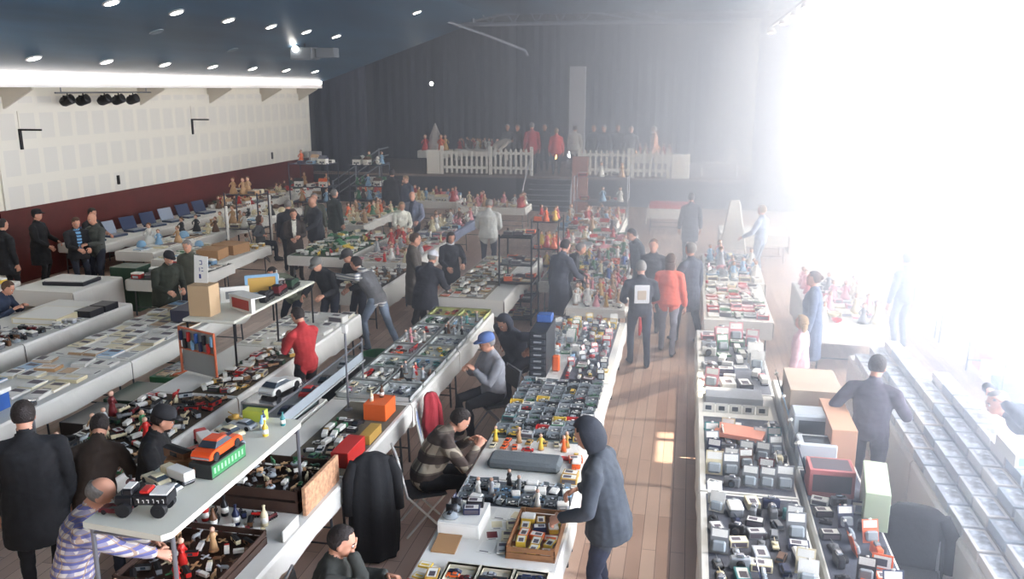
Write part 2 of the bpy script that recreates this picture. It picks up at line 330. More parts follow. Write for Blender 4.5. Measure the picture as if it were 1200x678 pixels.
# truss with a shallow arch under it
t = thing('lighting_truss', 'long grey metal roof truss spanning the hall before the stage', 'truss', (0, 31.6, 0)); MTr = mat('truss_grey', (128, 134, 146), .45, .3)
m = MB(); m.tube([(-12.9, 0, 6.72), (1.4, 0, 6.72)], .07, 8); m.build('bottom_chord', MTr, t)
m = MB(); m.tube([(-9.4 + i * .85, 0, 6.78 + .62 * math.sin(math.pi * i / 10)) for i in range(11)], .045, 6)
m.tube([(-8.4 + i * .65, .3, 6.78 + .42 * math.sin(math.pi * i / 10)) for i in range(11)], .035, 6)
for i in range(10): m.tube([(-9.4 + i * .85, 0, 6.78 + .62 * math.sin(math.pi * i / 10)), (-9.0 + i * .85, .1, 6.76)], .02, 5); m.tube([(-9.0 + i * .85, .1, 6.76), (-8.55 + i * .85, 0, 6.78 + .62 * math.sin(math.pi * (i + 1) / 10))], .02, 5)
m.build('arch_lattice', MTr, t)
for x in (-12.5, -7.93, -1.35, 1.2): MB().tube([(x, 0, 6.72), (x, 0, 7.1 if abs(x) > 9 or x > 0 else 7.1)], .05, 6).build('hanger', MTr, t)
tag(MB().tube([(-9.5, 29.6, 7.0), (-8.6, 30.3, 6.75), (-7.6, 31.3, 6.4), (-6.9, 32.6, 6.1), (-6.46, 34, 5.9), (-6.40, 34.2, 5.72)], .05, 8).build('cable_duct', MTr), 'grey pipe curving down from the ceiling past the truss', 'pipe')
t = thing('stage_lamp', 'small bright lamp on a thin black pole, back of stage', 'lamp', (-11.49, 38, 1.1))
MB().tube([(0, 0, 0), (0, 0, 3.5)], .02, 6).lathe([(.2, 0), (.2, .03), (.02, .04)]).build('pole', MK, t); MB().ball((0, -.05, 3.56), .085).build('bulb', MD, t)
# steps
t = thing('stage_steps', 'dark stairs with pale edged treads leading up to the stage', 'stairs', (-5.1, YS - .05, 0))
for i in range(6): MB().box(-.85, -1.75 + i * .29, 0, .85, -1.75 + (i + 1) * .29, (i + 1) * .17, 0).box(-.85, -1.77 + i * .29, (i + 1) * .17, .85, -1.7 + i * .29, (i + 1) * .17 + .012, 1).build('step', [MSt, mat('tread_edge', (160, 160, 164), .5)], t)
for s_ in (-1, 1): MB().tube([(s_ * .9, -1.75, 0), (s_ * .9, -1.75, .75), (s_ * .9, -1.55, .95), (s_ * .9, -.1, 1.85), (s_ * .9, 0, 1.8), (s_ * .9, 0, 1.15)], .03, 8).build('handrail', mat('rail_white', (200, 200, 204), .5), t)
# ramp rail left of the stage
t = thing('stage_rail', 'dark sloping metal handrail of the steps at the stage left', 'handrail', (-14.0, 32.3, 0))
for z in (.45, .75, 1.05): MB().tube([(0, 0, z - .25), (2.0, 0, z + 1.1 - .05), (2.4, 0, z + 1.15)], .025, 6).build('rail', MTr, t)
for x in (0, 1.0, 2.0): MB().tube([(x, 0, 0), (x, 0, .85 + x * .65)], .03, 6).build('post', MTr, t)
for i in range(5): MB().box(.1 + i * .4, .1, 0, .5 + i * .4, .6, .2 * (i + 1)).build('step', MSt, t)
t = thing('loudspeaker', 'pale box loudspeaker on a dark stand left of the stage', 'loudspeaker', (-15.0 + .35, 32.2, 0))
MB().bev(-.2, -.2, 1.5, .2, .2, 2.0, .02).build('cabinet', mat('speaker_grey', (150, 150, 154), .6), t); MB().tube([(0, 0, 0), (0, 0, 1.5)], .03, 6).lathe([(.25, 0), (.25, .03), (.03, .05)]).build('stand', MK, t)
MB().lathe([(.14, 0), (.12, .02), (.02, .01)], n=12).at().build('cone', MK, t).location = (0, -.2, 1.75); t.children[-1].rotation_euler = (R(90), 0, 0)
# white picket fences on the stage edge
MPk = mat('picket_white', (236, 234, 226), .5)
def fence(x0, x1, y0, label, wide=False, pointed=True):
    t = thing('picket_fence', label, 'fence', (x0, y0, 1.1), 0, 'white fence panels on the stage edge'); L = x1 - x0; n = int(L / .2)
    for z in (.22, .80): MB().box(0, .02, z, L, .06, z + .11).build('rail', MPk, t)
    m = MB()
    for i in range(n + 1):
        x = i * L / n; w = .045
        m.prism([(x - w, .05), (x + w, .05), (x + w, .98 if pointed else .9), (x, 1.06 if pointed else .9 + 1e-3), (x - w, .98 if pointed else .9)], 0, .02, ax='y')
    m.build('pickets', MPk, t)
    for x in ((0, L) if not wide else (0,)):
        MB().box(x - .06, -.02, 0, x + .06, .08, 1.12).build('post', MPk, t)
    if wide: MB().box(-.62, -.02, 0, -.08, .06, .95).build('end_panel', MPk, t)
fence(-9.7, -7.85, 33.25, 'left end panel of the white picket fence on stage', True, False)
fence(-7.7, -6.05, 33.25, 'white picket fence panel just left of the stage steps')
fence(-4.15, -2.25, 33.25, 'white picket fence panel just right of the stage steps')
fence(-2.1, -.75, 33.25, 'white picket fence panel at the far right of the stage', False)
tag(MB().bev(-.62, 33.2, 1.1, .05, 33.35, 2.02, .02).build('fence_end_board', MPk), 'solid white board closing the right end of the stage fence', 'board')
# ================================================================ people
DG = None
def ik(a, b, l1, l2, hint):
    a, b = Vector(a), Vector(b); d = b - a; L = d.length
    if L > (l1 + l2) * .995: d = d * ((l1 + l2) * .995 / L); L = d.length; b = a + d
    if L < abs(l1 - l2) + .05: L = abs(l1 - l2) + .05; d = d.normalized() * L; b = a + d
    x = (l1 * l1 - l2 * l2 + L * L) / (2 * L); hh = math.sqrt(max(0, l1 * l1 - x * x)); u = d.normalized()
    h = Vector(hint); h = h - u * h.dot(u); h.normalize()
    return a + u * x + h * hh, b
def hand(mb, w, d, nrm, side, curl=.5, s=1., m=0):
    """palm, four unequal bent fingers and a thumb; d = finger direction, nrm = palm side"""
    d = Vector(d).normalized(); n = Vector(nrm); n = (n - d * n.dot(d)).normalized(); sx = d.cross(n) * side     # sx: towards the thumb
    w = Vector(w)
    mb.tube([w - d * .03 * s, w, w + d * .03 * s, w + d * .065 * s, w + d * .09 * s, w + d * .096 * s], [(.026 * s, .02 * s), (.028 * s, .018 * s), (.036 * s, .016 * s), (.041 * s, .015 * s), (.04 * s, .012 * s), (.03 * s, .006 * s)], 8, m, ref=sx)
    for i, (o, L) in enumerate(((.03, .072), (.010, .082), (-.010, .077), (-.030, .06))):
        p = w + d * .082 * s + sx * o * s; a = (o * 2.5); pts = [p]; dirv = (d + sx * a).normalized(); c = curl * (1 + .12 * i)
        for k, f in enumerate((.45, .32, .23)):
            ang = c * (.7 + .5 * k); dirv = (dirv * math.cos(ang) + n * math.sin(ang)).normalized() if k else (dirv * math.cos(c * .6) + n * math.sin(c * .6)).normalized()
            pts.append(pts[-1] + dirv * L * f * s)
        pts.append(pts[-1] + dirv * .004 * s)
        mb.tube(pts, [.0095 * s, .009 * s, .0082 * s, .0075 * s, .003 * s], 6, m)
    p = w + d * .022 * s + sx * .026 * s; q = p + (sx * .75 + d * .6 + n * .35).normalized() * .036 * s; r_ = q + (sx * .25 + d * .85 + n * (.2 + curl * .5)).normalized() * .032 * s
    mb.tube([p, q, r_, r_ + (r_ - q) * .45, r_ + (r_ - q) * .55], [.014 * s, .0115 * s, .0098 * s, .008 * s, .003 * s], 6, m)
SKINS = [(205, 150, 124), (190, 138, 112), (214, 166, 142), (176, 126, 100)]
HAIRC = {'dark': (38, 30, 27), 'grey': (128, 124, 120), 'white': (196, 194, 190), 'brown': (78, 56, 42), 'fair': (150, 122, 86)}
def cloth(name, rgb, **k): return mat('cloth_' + name, rgb, .9, bump=.35, scale=9, var=.12, **k)
def stripes_mat(name, cols, size, plaid=False, axis=2):
    if name in MATS: return MATS[name]
    m = mat(name, cols[0], .9); nt, b = nodes(m); tc = nt.nodes.new('ShaderNodeTexCoord'); sp = nt.nodes.new('ShaderNodeSeparateXYZ'); nt.links.new(tc.outputs['Object'], sp.inputs[0])
    def band(ax, period, duty, off=0):
        a = nt.nodes.new('ShaderNodeMath'); a.operation = 'MULTIPLY_ADD'; a.inputs[1].default_value = 1 / period; a.inputs[2].default_value = off + 20; nt.links.new(sp.outputs[ax], a.inputs[0])
        f = nt.nodes.new('ShaderNodeMath'); f.operation = 'FRACT'; nt.links.new(a.outputs[0], f.inputs[0])
        g = nt.nodes.new('ShaderNodeMath'); g.operation = 'LESS_THAN'; g.inputs[1].default_value = duty; nt.links.new(f.outputs[0], g.inputs[0]); return g.outputs[0]
    def mixc(fac, cin, col, w=1.):
        x = nt.nodes.new('ShaderNodeMix'); x.data_type = 'RGBA'; mu = nt.nodes.new('ShaderNodeMath'); mu.operation = 'MULTIPLY'; mu.inputs[1].default_value = w; nt.links.new(fac, mu.inputs[0]); nt.links.new(mu.outputs[0], x.inputs[0])
        if isinstance(cin, tuple): x.inputs[6].default_value = s2l(cin) + (1,)
        else: nt.links.new(cin, x.inputs[6])
        x.inputs[7].default_value = s2l(col) + (1,); return x.outputs[2]
    c = mixc(band(axis, size, .42), cols[0], cols[1])
    if plaid:
        c = mixc(band(0, size, .42), c, cols[1], .6); c = mixc(band(0, size, .12, .5), c, cols[2], .8); c = mixc(band(axis, size, .12, .6), c, cols[2], .8)
    nt.links.new(c, b.inputs['Base Color']); return m
def person(label, loc, rz=0, h=1.72, top=None, legs=None, skin=0, hair='dark', style='short', lean=0, side=0, twist=0, head=(0, 0), pelvis=None, hands=None, feet=None,
           coat=0, sleeve=True, voxel=.016, build=1., shoes=None, cap=None, hood=None, scarf=None, vest=None, glasses=False, curl=.5, group=None, elbow=None, female=False, undershirt=None, hand_r=None, beard=None):
    """faces +Y in its own frame; hands / feet are targets in that frame (left, right)"""
    s = h / 1.72; T = thing('person', label, 'person', loc, rz, group)
    top = top or cloth('black', (30, 31, 34)); legs = legs or cloth('navy', (38, 42, 54)); shoes = shoes or mat('shoe_dark', (34, 30, 28), .6)
    sk = mat('skin_%d' % skin, SKINS[skin], .55)
    P = Vector(pelvis) if pelvis else Vector((0, 0, .93 * s))
    tm = Matrix.Rotation(R(-lean), 3, 'X') @ Matrix.Rotation(R(side), 3, 'Y') @ Matrix.Rotation(R(twist), 3, 'Z')
    def tp(x, y, z):                                # torso frame, the spine curving a little more towards the top
        k = max(0, z) / .5; mm = Matrix.Rotation(R(-lean * .25 * k), 3, 'X') @ tm
        return P + mm @ Vector((x * s, y * s, z * s))
    X = tm @ Vector((1, 0, 0)); B = MB(); bones = []
    b_ = build; cw = .014 if sleeve else .004
    spine = [tp(0, 0, -.10), tp(0, 0, -.05), tp(0, 0, .03), tp(0, .005, .15), tp(0, .008, .28), tp(0, 0, .39), tp(0, -.012, .46), tp(0, -.015, .50), tp(0, -.012, .54)]
    hipw = .172 if female else .162; wst = .130 if female else .15
    rad = [(.10 * b_ * s, .07 * b_ * s), (.15 * b_ * s, .11 * b_ * s), (hipw * b_ * s, .125 * b_ * s), (wst * b_ * s, .118 * b_ * s), (.172 * b_ * s, .130 * b_ * s), (.178 * b_ * s, .122 * b_ * s), (.15 * b_ * s, .095 * s), (.088 * s, .072 * s), (.056 * s, .056 * s)]
    rad = [(a + cw * s * .7, c + cw * s * .7) for a, c in rad]
    B.tube(spine, rad, 16, ref=X)
    if female: B.ball(tuple(tp(-.075, .10, .30)), (.062 * s, .055 * s, .06 * s)); B.ball(tuple(tp(.075, .10, .30)), (.062 * s, .055 * s, .06 * s))
    bones.append((tp(0, 0, -.02), tp(0, 0, .47), .15, 1))
    if coat:                                        # jacket skirt hanging from the waist
        q = [tp(0, 0, .22), tp(0, 0, .1), P + Vector((0, 0, 0)), P + Vector((0, .0, -coat * .55 * s)), P + Vector((0, 0, -coat * s))]
        B.tube(q, [(.16 * b_ * s, .125 * b_ * s), (.175 * b_ * s, .135 * b_ * s), (.19 * b_ * s, .15 * b_ * s), (.20 * b_ * s, .16 * b_ * s), (.205 * b_ * s, .165 * b_ * s)], 16, ref=X)
        bones.append((P, P + Vector((0, 0, -coat * s + .04)), .19, 1))
    # head and neck
    nb = tp(0, -.012, .50); hp, hy = head; nk = tp(0, .005, .59); 
    hm = Matrix.Rotation(R(hy), 3, 'Z') @ Matrix.Rotation(R(-hp), 3, 'X')
    hc = nk + hm @ Vector((0, .02 * s, .085 * s))
    H = lambda x, y, z: hc + hm @ Vector((x * s, y * s, z * s))
    B.tube([nb, nk, H(0, -.01, -.03)], [.06 * s, .053 * s, .055 * s], 12)
    def hb(c, r):
        o = B.M; B.M = Matrix.Translation(hc) @ hm.to_4x4() @ Matrix.Scale(s, 4); B.ball(c, r, 14, 9); B.M = o
    hb((0, -.008, .025), (.079, .098, .094)); hb((0, .02, -.03), (.066, .074, .078)); hb((0, .048, -.075), (.036, .036, .034))
    hb((0, .088, -.012), (.013, .022, .026)); hb((0, .078, .022), (.05, .02, .013)); hb((0, .078, -.055), (.026, .02, .02))
    for q in (-1, 1): hb((q * .078, -.005, -.01), (.011, .02, .032))
    bones.append((H(0, 0, .02), H(0, .03, -.06), .09, 0)); bones.append((nk, hc, .06, 0))
    # arms
    shd = [tp(-.178 * b_, -.01, .435), tp(.178 * b_, -.01, .435)]
    hands = hands or [(-.27, .06, .80), (.27, .06, .80)]; HM = MB(); wr = []
    for i, sd_ in enumerate((-1, 1)):
        tgt = Vector(hands[i]) * (s if max(map(abs, hands[i])) < 3 else 1)
        hint = (elbow[i] if elbow and elbow[i] else (sd_ * .55, -.6, -.55))
        e, w = ik(shd[i], tgt, .29 * s, .255 * s, hint); wr.append(w)
        a1 = shd[i]; c = cw * s
        B.tube([a1 + (a1 - e) * .12, a1, a1.lerp(e, .35), e, e.lerp(w, .35), w, w + (w - e) * .03], [.03 * s + c, .056 * s * b_ ** .5 + c, .050 * s * b_ ** .5 + c, .040 * s + c, .040 * s + c, (.030 * s + c * .8) if sleeve else .026 * s, .02 * s], 12)
        B.tube([tp(sd_ * .06, -.01, .475), a1], [.05 * s, .05 * s + c * .6], 10)
        bones.append((a1, e, .055, 1)); bones.append((e, w - (w - e) * .04, .045, 1 if sleeve else 0))
        fd = (w - e).normalized(); pn = Vector((-sd_ * .6, 0.25, -.75)) if abs(fd.z) < .75 else Vector((-sd_, .2, 0))
        hand(HM, w + fd * .012 * s, (fd + Vector((0, 0, -.1))).normalized(), pn, sd_ if abs(fd.z) < .75 else -sd_, curl, s * 1.02)
    # legs
    feet = feet or [(-.11, 0, 0), (.11, .04, 0)]
    for i, sd_ in enumerate((-1, 1)):
        hj = P + Matrix.Rotation(R(twist * .3), 3, 'Z') @ Vector((sd_ * .092 * s * b_, 0, -.02 * s)); f = Vector(feet[i]); an = Vector((f.x, f.y - .02, f.z + .085 * s))
        k, an = ik(hj, an, .43 * s, .42 * s, (sd_ * .12, 1, .25)); t = .008
        B.tube([hj + Vector((0, 0, .05 * s)), hj, hj.lerp(k, .35), k, k.lerp(an, .3), k.lerp(an, .75), an + Vector((0, 0, -.03))], [.07 * s, .092 * s * b_ ** .5, .083 * s * b_ ** .5, .060 * s, .060 * s, .050 * s, .052 * s], 12)
        bones.append((hj, k, .08, 2)); bones.append((k, an + Vector((0, 0, .0)), .055, 2))
        o = Vector((0, 1, 0)); y0 = f.y - .085 * s
        B.tube([(an.x, an.y - .06, f.z + .04), (an.x, an.y - .045, f.z + .048), (an.x, an.y + .03, f.z + .055), (an.x + sd_ * .012, an.y + .10, f.z + .04), (an.x + sd_ * .018, an.y + .165, f.z + .03), (an.x + sd_ * .018, an.y + .185, f.z + .025)],
               [(.02, .025), (.038, .045), (.042, .052), (.046, .036), (.038, .026), (.015, .012)], 10, ref=(1, 0, 0))
        bones.append((Vector((an.x, an.y - .04, f.z + .02)), Vector((an.x, an.y + .16, f.z + .02)), .035, 3))
    raw = B.build('body', [sk]); md = raw.modifiers.new('m', 'REMESH'); md.mode = 'VOXEL'; md.voxel_size = voxel
    sm = raw.modifiers.new('s', 'SMOOTH'); sm.iterations = 3; sm.factor = .5
    dg = bpy.context.evaluated_depsgraph_get(); me = bpy.data.meshes.new_from_object(raw.evaluated_get(dg))
    bpy.data.objects.remove(raw)
    seed = len(label) * 3.1; F = MB()
    vs = [v.co.copy() for v in me.vertices]; nr = [v.normal.copy() for v in me.vertices]
    bb = [(a, c - a, max(1e-6, (c - a).length_squared), r * s, l) for a, c, r, l in bones]
    def lab(p):
        best = 9; bl = 1
        for a, ab, l2, r, l in bb:
            t = (p - a).dot(ab) / l2; t = 0 if t < 0 else 1 if t > 1 else t
            d = (p - a - ab * t).length / r
            if d < best: best = d; bl = l
        return bl
    vl = [lab(p) for p in vs]
    nv = []
    for p, n_, l in zip(vs, nr, vl):
        if l in (1, 2):
            a = noise.noise(Vector((p.x * 7 + seed, p.y * 7, p.z * 13))) * .010 + noise.noise(Vector((p.x * 22, p.y * 22 + seed, p.z * 30))) * .004
            if l == 1: a += .004
            p = p + n_ * a
        nv.append(tuple(p))
    F.v = nv; F.f = [tuple(q.vertices) for q in me.polygons]
    cm = []
    for q in me.polygons:
        c = [vl[i] for i in q.vertices]; l = max(set(c), key=c.count)
        if l == 1 and (vest or undershirt):
            pc = Vector(nv[q.vertices[0]]); lp = (tm.transposed() @ (pc - P)) / s
            if undershirt and abs(lp.x) < .035 + .06 * max(0, lp.z - .15) and lp.y > .03 and lp.z > .05: l = 6
            elif vest and abs(lp.x) < .19 and -.1 < lp.z < .47 and not (lp.z > .38 and abs(lp.x) > .16): l = 6 if lp.y < .0 or abs(lp.x) > .06 else 1
        cm.append(l)
    F.m = cm; bpy.data.meshes.remove(me)
    n0 = len(F.v); F.v += HM.v; F.f += [tuple(i + n0 for i in f) for f in HM.f]; F.m += [0] * len(HM.f)
    F.M = Matrix.Translation(hc) @ hm.to_4x4() @ Matrix.Scale(s, 4)
    for q in (-1, 1):
        F.ball((q * .031, .084, .006), (.0135, .008, .0085), 8, 5, 5); F.ball((q * .031, .0905, .006), (.006, .004, .006), 6, 4, 4)
        F.tube([(q * .014, .094, .026), (q * .032, .093, .031), (q * .05, .080, .025)], [.003, .004, .002], 5, 4)
    F.ball((0, .096, -.053), (.023, .006, .0055), 8, 4, 7)
    if beard: F.ball((0, .052, -.078), (.045, .042, .032), 12, 6, 8)
    hairm = mat('hair_' + hair, HAIRC[hair], .75, bump=.6, scale=60)
    F.build('body', [sk, top, legs, shoes, mat('iris_dark', (34, 26, 22), .3), mat('eye_white', (225, 220, 214), .3), undershirt or vest or top, mat('lips', (150, 84, 76), .5), hairm], T, True)
    # hair
    if style != 'bald':
        hr = MB(); hr.M = Matrix.Translation(hc) @ hm.to_4x4() @ Matrix.Scale(s, 4); n, k = 22, 14; rings = []
        for i in range(k + 1):
            th = math.pi * (i + (.1 if i == 0 else -.1 if i == k else 0)) / k; ring = []
            for j in range(n):
                ph = 2 * math.pi * j / n; x, y, z = math.sin(th) * math.cos(ph), math.sin(th) * math.sin(ph), -math.cos(th)
                if style == 'fringe': on = z < .35 and z > -.75 and y < .25
                elif style == 'long': on = y < .30 or z > .62
                else: on = (z > .50 - .15 * (y < .55)) or (y < .12 and z > -.72 - .1 * y) 
                if z > .5 and style != 'fringe' and y > .55: on = z > .66
                w = 1.10 + .03 * noise.noise(Vector((x * 4 + seed, y * 4, z * 4))) if on else .86
                if style == 'long' and z < -.2 and y < .3: w *= 1.12
                ring.append((x * .080 * w, -.008 + y * .100 * w, .022 + z * .098 * w))
            rings.append(ring)
        hr.loft(rings)
        if style == 'long': hr.tube([(0, -.05, .02), (0, -.06, -.08), (0, -.06, -.15), (0, -.05, -.2)], [(.085, .06), (.088, .05), (.08, .04), (.05, .02)], 14, ref=(1, 0, 0))
        if style == 'bun': hr.ball((0, -.115, .03), (.035, .03, .035))
        hr.build('hair', hairm, T, True)
    if cap:
        c = MB(); c.M = Matrix.Translation(hc) @ hm.to_4x4() @ Matrix.Scale(s, 4)
        c.loft([[(math.cos(a) * .093 * r, -.006 + math.sin(a) * .112 * r, z) for a in [2 * math.pi * j / 18 for j in range(18)]] for r, z in ((.98, .03), (1.0, .05), (.97, .085), (.82, .118), (.5, .136), (.1, .142))])
        if cap != 'beanie': 
            vv = [(-.07, .075, .05), (-.055, .135, .042), (-.02, .17, .04), (.02, .17, .04), (.055, .135, .042), (.07, .075, .05)]
            c.loft([vv, [(a, b2, z + .008) for a, b2, z in vv]])
        c.build('cap', cap_m[0] if cap == 'beanie' else cap, T, True)
    if hood:
        c = MB(); c.M = Matrix.Translation(hc) @ hm.to_4x4() @ Matrix.Scale(s, 4); rings = []
        for i in range(13):
            th = math.pi * (i + (.1 if i == 0 else -.1 if i == 12 else 0)) / 12; ring = []
            for j in range(22):
                ph = 2 * math.pi * j / 22; x, y, z = math.sin(th) * math.cos(ph), math.sin(th) * math.sin(ph), -math.cos(th)
                w = 1.0 if (y < .42 or z > .62) else .55
                ring.append((x * .112 * w, -.015 + y * .128 * w, .0 + z * .15 * w + (.0 if z > 0 else -.02)))
            rings.append(ring)
        c.loft(rings); c.build('hood', hood, T, True)
    elif coat and style != 'long':                   # collar
        c = MB(); q = [nb + (nk - nb) * t for t in (-.15, .2, .5)]
        c.tube(q, [.082 * s, .074 * s, .072 * s], 14); c.build('collar', top, T, True)
    if scarf:
        c = MB(); c.tube([nb + (nk - nb) * t for t in (-.1, .1, .35, .55)], [.07 * s, .085 * s, .085 * s, .068 * s], 14); c.build('scarf', scarf, T, True)
    if glasses:
        c = MB(); c.M = Matrix.Translation(hc) @ hm.to_4x4() @ Matrix.Scale(s, 4)
        for q in (-1, 1):
            c.tube([(q * .031 + .02 * math.cos(a), .1, .006 + .015 * math.sin(a)) for a in [2 * math.pi * j / 12 for j in range(13)]], .0018, 4)
            c.tube([(q * .052, .1, .01), (q * .082, .02, .006), (q * .082, -.01, 0)], .0018, 4)
        c.tube([(-.012, .1, .01), (.012, .1, .01)], .0018, 4); c.build('glasses', mat('wire', (60, 58, 56), .4, 1), T)
    T['wr'] = [list(q) for q in wr]
    del T['wr']
    return T
cap_m = [mat('beanie', (40, 42, 48), .9)]
# ================================================================ small goods
random.seed(7)
PAL = {'red': (188, 40, 34), 'orange': (226, 100, 40), 'yellow': (226, 190, 70), 'green': (60, 120, 78), 'dark green': (36, 66, 48), 'blue': (52, 92, 160), 'navy': (34, 42, 74), 'sky blue': (130, 170, 200),
       'white': (226, 224, 216), 'cream': (220, 208, 172), 'silver': (168, 172, 176), 'grey': (120, 122, 124), 'black': (30, 30, 33), 'brown': (104, 72, 50), 'maroon': (104, 34, 38), 'pink': (220, 150, 156), 'tan': (184, 146, 104), 'gold': (190, 150, 70), 'teal': (60, 130, 130)}
def pm(c): return mat('paint_' + c.replace(' ', '_'), PAL[c], .35)
TYRE = mat('tyre', (26, 26, 28), .7); GLS = mat('dark_glass', (58, 66, 74), .12); WHT = mat('white_card', (232, 230, 222), .6); CHR = mat('chrome', (190, 190, 194), .18, .9); BRN = mat('kraft', (168, 128, 88), .8); CLR = mat('clear_plastic', (150, 158, 162), .12); SKN = mat('doll_skin', (214, 170, 146), .5); PRT = mat('print_ink', (92, 84, 90), .6); WD = mat('wood', (142, 98, 62), .6, var=.2, scale=6)
def car_parts(mb, L, style=0, mo=0, z0=0.):
    """a real little car: rounded body with bonnet and boot, glazed cabin, bumpers, four wheels. Materials: +0 paint, 1 tyre, 2 glass, 3 chrome"""
    W = L * .40; h = L * .15; r = L * .085; z = z0 + r * .75
    prof = [(-.5, .02), (-.49, .55), (-.43, .85), (-.22, 1.0), (.24, 1.0), (.44, .86), (.49, .55), (.5, .02)] if style != 2 else [(-.5, 0), (-.5, .95), (-.44, 1.05), (.2, 1.05), (.46, .95), (.5, .5), (.5, 0)]
    rings = []
    for t, k in ((-.5, .93), (-.46, 1), (.46, 1), (.5, .93)): rings.append([(t * W, y * L * (1 if k == 1 else .98), z + u * h * k) for y, u in prof])
    mb.loft(rings, mo)
    zc = z + h * .98; cb_, ct, ch = {0: ((-.30, .22), (-.19, .10), .115), 1: ((-.40, .16), (-.26, .02), .10), 2: ((-.48, .20), (-.46, .12), .16)}[style]
    mb.loft([[(sx * W * .44, y * L, zc) for sx, y in ((-1, cb_[0]), (1, cb_[0]), (1, cb_[1]), (-1, cb_[1]))], [(sx * W * .36, y * L, zc + ch * L * .85) for sx, y in ((-1, ct[0]), (1, ct[0]), (1, ct[1]), (-1, ct[1]))]], 2)
    mb.loft([[(sx * W * .37, y * L, zc + ch * L * .80) for sx, y in ((-1, ct[0] - .01), (1, ct[0] - .01), (1, ct[1] + .01), (-1, ct[1] + .01))], [(sx * W * .33, y * L, zc + ch * L) for sx, y in ((-1, ct[0] + .02), (1, ct[0] + .02), (1, ct[1] - .02), (-1, ct[1] - .02))]], mo)
    for y in (-.32, .31):
        for sx in (-1, 1): mb.tube([(sx * W * .38, y * L, z0 + r), (sx * W * .52, y * L, z0 + r)], r, 10, 1); mb.tube([(sx * W * .52, y * L, z0 + r), (sx * W * .535, y * L, z0 + r)], r * .5, 8, 3)
    for y in (-.5, .5): mb.box(-W * .44, y * L - .012 * L, z + h * .12, W * .44, y * L + .012 * L, z + h * .34, 3)
    for sx in (-1, 1): mb.ball((sx * W * .33, .49 * L, z + h * .62), L * .022, 6, 4, 3)
PROTO = {}
